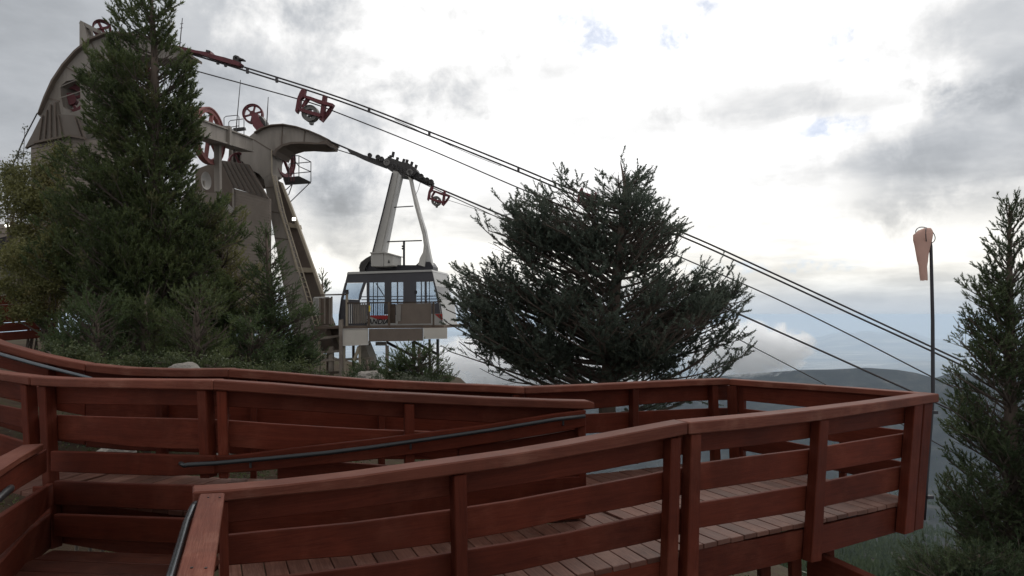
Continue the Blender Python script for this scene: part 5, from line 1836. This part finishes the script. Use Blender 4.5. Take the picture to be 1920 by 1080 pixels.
# ---- smaller conifers and shrubs below the towers
conifer('fir_tree', 'green pointed fir beside the leg of the far tower, left of the dock', [(520, 720), (512, 600), (503, 500), (498, 428)], [0.10, 0.08, 0.05, 0.012], [(430, 492, 503), (460, 474, 518), (500, 458, 540), (550, 445, 572), (600, 438, 600), (650, 432, 612), (700, 430, 615)],
        [(498, 430), (502, 442), (612, 620), (606, 650), (580, 590)], 14.0, 'fir_needle', 150, rise=0.3, sag=0.1, sh=0.17, spacing=0.10, blades=22, nl=0.045, nw=0.013, upturn=0.55, seed=21, bl_max=0.5, group='small conifers below the tram towers')
conifer('fir_tree', 'olive green conifer between the tall pine and the machine house', [(415, 720), (412, 600), (415, 480), (420, 385)], [0.10, 0.08, 0.05, 0.012], [(380, 412, 428), (410, 375, 455), (460, 350, 480), (520, 345, 500), (580, 345, 505), (640, 345, 510), (700, 340, 515)],
        [(420, 386), (440, 402), (452, 425), (400, 400)], 14.8, 'olive_leaf', 150, rise=0.45, sag=0.1, sh=0.18, spacing=0.11, blades=20, nl=0.05, nw=0.013, upturn=0.75, seed=22, bl_max=0.5, group='small conifers below the tram towers')
conifer('fir_tree', 'bushy low pine at the foot of the tall pine, left side', [(175, 740), (178, 660), (180, 610), (181, 590)], [0.09, 0.07, 0.05, 0.012], [(550, 165, 200), (580, 130, 230), (620, 105, 250), (660, 95, 265), (715, 90, 275)],
        [], 10.5, 'fir_needle', 90, rise=0.4, sag=0.1, sh=0.15, spacing=0.095, blades=20, nl=0.042, nw=0.011, upturn=0.7, seed=23, bl_max=0.42, group='small conifers below the tram towers')
conifer('fir_tree', 'bushy low pine at the foot of the tall pine, right side', [(365, 740), (366, 660), (368, 600), (369, 570)], [0.09, 0.07, 0.05, 0.012], [(535, 355, 385), (570, 320, 415), (620, 290, 440), (660, 280, 455), (715, 275, 465)],
        [], 10.8, 'pine_needle', 90, rise=0.4, sag=0.1, sh=0.15, spacing=0.095, blades=20, nl=0.042, nw=0.011, upturn=0.7, seed=24, bl_max=0.42, group='small conifers below the tram towers')
conifer('fir_tree', 'broad dark green conifer filling the middle foot of the tall pine', [(268, 745), (270, 670), (272, 600), (273, 560)], [0.09, 0.07, 0.04, 0.012], [(545, 262, 286), (580, 225, 318), (620, 200, 345), (665, 185, 360), (715, 180, 368)],
        [], 11.4, 'pine_needle', 120, rise=0.4, sag=0.1, sh=0.15, spacing=0.095, blades=20, nl=0.046, nw=0.013, upturn=0.7, seed=28, bl_max=0.42, group='small conifers below the tram towers')
conifer('fir_tree', 'dark low conifer between the olive conifer and the pointed fir', [(470, 745), (470, 690), (470, 640), (470, 600)], [0.08, 0.06, 0.04, 0.012], [(590, 460, 482), (620, 430, 512), (660, 412, 530), (715, 400, 545)],
        [], 11.6, 'fir_needle', 110, rise=0.4, sag=0.1, sh=0.15, spacing=0.095, blades=20, nl=0.044, nw=0.013, upturn=0.7, seed=29, bl_max=0.42, group='small conifers below the tram towers')
conifer('fir_tree', 'tiny dark conifer far behind between tower leg and tram car', [(606, 600), (605, 560), (604, 512)], [0.12, 0.08, 0.02], [(514, 602, 608), (530, 596, 612), (550, 594, 615), (580, 592, 617)],
        [(603, 512), (611, 540), (597, 530)], 40.0, 'fir_needle', 40, rise=0.2, sag=0.1, sh=0.30, spacing=0.24, blades=14, nl=0.10, nw=0.035, upturn=0.5, seed=25, bl_max=0.6, group='small conifers below the tram towers', limb_r=0.03)
conifer('fir_tree', 'low dark conifer under the right end of the loading dock', [(790, 760), (788, 700), (785, 650)], [0.08, 0.06, 0.02], [(652, 765, 805), (670, 735, 825), (690, 715, 840), (730, 700, 850)],
        [(740, 668), (830, 660), (722, 685)], 13.0, 'fir_needle', 80, rise=0.3, sag=0.1, sh=0.15, spacing=0.10, blades=20, nl=0.04, nw=0.012, upturn=0.5, seed=26, bl_max=0.45, group='small conifers below the tram towers')
conifer('fir_tree', 'low green bush-like conifer at the foot of the concrete pier', [(690, 760), (690, 715), (688, 675)], [0.07, 0.05, 0.02], [(680, 672, 706), (695, 655, 722), (720, 648, 732), (745, 645, 735)],
        [], 14.0, 'fir_needle', 50, rise=0.3, sag=0.1, sh=0.14, spacing=0.10, blades=18, nl=0.04, nw=0.012, upturn=0.5, seed=27, bl_max=0.4, group='small conifers below the tram towers')

SG = 'leafy shrubs round the tram terminal'
shrub('shrub', 'tall yellow-green shrub against the terminal building at left, thin twigs at its top', (70, 660, 14.0),
      [(75, 330, 14.2, 42, 45), (45, 380, 14.0, 45, 45), (105, 390, 14.3, 45, 50), (30, 330, 14.5, 22, 40), (90, 470, 13.9, 40, 45), (40, 450, 13.8, 30, 30), (110, 300, 14.3, 22, 25), (60, 520, 13.6, 50, 40), (120, 540, 13.6, 30, 40)], 'olive_leaf', 30000, 0.032, 31, SG)
shrub('shrub', 'pale olive shrub in front of the terminal siding and red wall', (95, 640, 12.6), [(75, 500, 12.6, 36, 42), (25, 490, 12.7, 30, 30), (60, 585, 12.3, 45, 18), (105, 450, 12.7, 22, 25), (95, 540, 12.5, 30, 22), (20, 545, 12.5, 24, 22), (10, 590, 12.4, 26, 14)], 'olive_leaf', 16000, 0.028, 32, SG)
shrub('shrub', 'bare twiggy shrub top against the sky at the left edge', (10, 460, 15.5), [(12, 345, 15.5, 20, 40), (35, 285, 15.5, 14, 22), (0, 390, 15.5, 20, 30), (46, 250, 15.5, 4, 14)], 'sage_leaf', 900, 0.028, 33, SG)
shrub('shrub', 'low green shrub just behind the far railing at left', (160, 725, 8.6), [(130, 680, 8.6, 40, 25), (190, 690, 8.6, 40, 22), (80, 655, 8.7, 25, 18), (245, 695, 8.5, 35, 18)], 'shrub_leaf', 5200, 0.020, 34, SG)
shrub('shrub', 'low rusty-green shrub behind the far railing below the tall pine', (380, 730, 8.4), [(330, 690, 8.4, 45, 18), (400, 688, 8.5, 45, 20), (450, 695, 8.4, 35, 18), (300, 680, 8.6, 30, 20)], 'shrub_leaf', 5200, 0.020, 35, SG)
shrub('shrub', 'green shrub behind the railing left of the dock posts', (540, 740, 9.2), [(500, 700, 9.2, 40, 18), (550, 700, 9.3, 35, 20), (590, 705, 9.2, 22, 14)], 'shrub_leaf', 3600, 0.020, 36, SG)
shrub('shrub', 'grey-green shrub behind the railing right of the concrete pier', (720, 760, 10.0), [(700, 722, 10, 30, 12), (750, 722, 10, 34, 14), (800, 725, 10, 34, 12), (670, 715, 10, 22, 10)], 'sage_leaf', 2600, 0.022, 37, SG)

# ---- pine at the right edge
rp_out = [(390, 1880, 1900), (420, 1872, 1920), (450, 1866, 1935), (480, 1858, 1945), (515, 1850, 1950), (550, 1815, 1962), (585, 1818, 1968), (615, 1805, 1990), (650, 1802, 2000), (700, 1806, 2005), (750, 1795, 2012), (800, 1786, 2020), (850, 1790, 2025), (890, 1778, 2030), (930, 1768, 2034), (980, 1766, 2036), (1040, 1780, 2040)]
rp_tips = [(1888, 384), (1908, 376), (1897, 395), (1919, 392), (1876, 432), (1857, 498), (1853, 512), (1862, 480), (1811, 540), (1830, 545), (1822, 560), (1797, 612), (1814, 610), (1833, 640), (1803, 640), (1782, 798), (1778, 815), (1768, 905), (1764, 925), (1762, 940), (1790, 700), (1775, 860), (1786, 770), (1845, 530), (1870, 460), (1768, 975)]
conifer('pine_tree', 'tall narrow pine cut off by the right edge beyond the platform', [(1905, 1130), (1900, 980), (1896, 820), (1893, 650), (1893, 500), (1892, 384)], [0.11, 0.10, 0.085, 0.06, 0.035, 0.008],
        rp_out, rp_tips, 9.0, 'right_needle', 250, rise=0.55, sag=0.10, sh=0.105, spacing=0.085, blades=22, nl=0.038, nw=0.011, splay=0.75, upturn=0.85, seed=41, depth=0.85, bl_max=0.36, shoot_step=0.05)
conifer('pine_sapling', 'dark low pine below the platform at the bottom right corner', [(1840, 1200), (1838, 1120), (1835, 1040)], [0.06, 0.05, 0.015], [(1040, 1800, 1870), (1060, 1735, 1930), (1090, 1690, 1990), (1150, 1680, 2010)],
        [(1735, 1050), (1700, 1062), (1780, 1040), (1880, 1035), (1920, 1040), (1830, 1030), (1688, 1075)], 8.0, 'right_needle', 150, rise=0.4, sag=0.1, sh=0.11, spacing=0.075, blades=22, nl=0.034, nw=0.009, upturn=0.7, seed=42, bl_max=0.34)

# ---- rocks by the ramp
def rock(x, y, Y, rx, label, seed):
    random.seed(seed)
    bm = bmesh.new()
    bmesh.ops.create_icosphere(bm, subdivisions=3, radius=1.0)
    for v in bm.verts:
        n = mnoise.fractal(v.co * 1.3 + Vector((seed, 0, 0)), 1.0, 2.0, 4)
        v.co *= 1 + 0.35 * n
        v.co.z *= 0.62
    me = bpy.data.meshes.new('rock')
    bm.to_mesh(me)
    bm.free()
    me.materials.append(MATS['rock'])
    ob = bpy.data.objects.new('rock', me)
    ob.location = U(x, y, Y)
    ob.scale = (rx * Y / F,) * 3
    COL.objects.link(ob)
    return tag(ob, label, 'rock', 'rocks along the ramp')


rock(345, 700, 7.4, 32, 'grey boulder peeking over the far railing under the pine', 3)
rock(215, 850, 8.2, 30, 'grey rock seen through the gap of the left railing', 4)
rock(690, 712, 11.0, 26, 'pale rock at the foot of the concrete pier', 5)
rock(420, 848, 8.0, 14, 'small pale rock seen between the double posts', 6)

# ---- ground cover and distant woods (nobody could count them)
random.seed(77)
r = np.random.default_rng(77)
lv = Leaves()
for k in range(15000):
    x, y = r.uniform(-9, 6), r.uniform(6.6, 15)
    if mnoise.noise(Vector((x * 0.6, y * 0.6, 3))) < -0.12:
        continue
    z = near_ground(x, y)
    for j in range(2):
        lv.p.append((x + r.normal() * 0.08, y + r.normal() * 0.08, z + abs(r.normal()) * 0.16))
        lv.s.append(0.03 * r.uniform(0.6, 1.5))
uc = lv.build('undergrowth', 'shrub_leaf', None, 78, 'stuff')
uc['label'] = 'low green undergrowth covering the slope behind the ramps'

tri = MB()


def sample_ground(x, y, _c={}):
    if 'bvh' not in _c:
        from mathutils.bvhtree import BVHTree
        _c['bvh'] = BVHTree.FromPolygons([tuple(v) for v in V], Fc)
    h = _c['bvh'].ray_cast(Vector((x, y, 3000)), Vector((0, 0, -1)))
    return h[0].z if h[0] else None


cone_v, cone_f = [], []
lv = Leaves()
for k in range(5200):
    az = math.radians(r.uniform(20, 42))
    d = 42 * (420 / 42) ** r.random()
    x, y = d * math.sin(az), d * math.cos(az)
    if mnoise.noise(Vector((x / 9, y / 9, 5))) < -0.15:
        continue
    z = sample_ground(x, y)
    if z is None:
        continue
    hgt = r.uniform(0.5, 2.2)
    for j in range(16):
        q = r.normal(size=3)
        lv.p.append((x + q[0] * hgt * 0.4, y + q[1] * hgt * 0.4, z + abs(q[2]) * hgt * 0.45))
        lv.s.append(0.16 * hgt * r.uniform(0.6, 1.5))
hb = lv.build('hillside_brush', 'sage_leaf', None, 79, 'stuff')
hb['label'] = 'grey-green brush covering the steep slope below the platform'
for k in range(9000):
    az = math.radians(r.uniform(20, 44))
    d = 260 * (2600 / 260) ** (r.random() ** 0.9)
    x, y = d * math.sin(az), d * math.cos(az)
    z = sample_ground(x, y)
    if z is None:
        continue
    if mnoise.noise(Vector((x / 60, y / 60, 9))) < -0.2:
        continue
    h = r.uniform(5, 11)
    rad = h * r.uniform(0.24, 0.36)
    nseg, nlay = 7, 4
    for q in range(nlay):
        zb, zt = z + h * (0.08 + 0.22 * q), z + h * min(1.0, 0.42 + 0.22 * q)
        rr = rad * (1 - 0.22 * q)
        b0 = len(cone_v)
        for s in range(nseg):
            a = 2 * math.pi * (s + r.random() * 0.6) / nseg
            m_ = rr * r.uniform(0.65, 1.15)
            cone_v.append((x + math.cos(a) * m_, y + math.sin(a) * m_, zb + r.uniform(-0.05, 0.05) * h))
        cone_v.append((x, y, zt))
        for s in range(nseg):
            cone_f.append((b0 + s, b0 + (s + 1) % nseg, b0 + nseg))
me = bpy.data.meshes.new('hillside_forest')
me.from_pydata(cone_v, [], cone_f)
me.materials.append(MATS['fir_needle'])
hf = bpy.data.objects.new('hillside_forest', me)
COL.objects.link(hf)
struct(hf, 'stuff', 'distant conifers covering the steep slope below the platform')
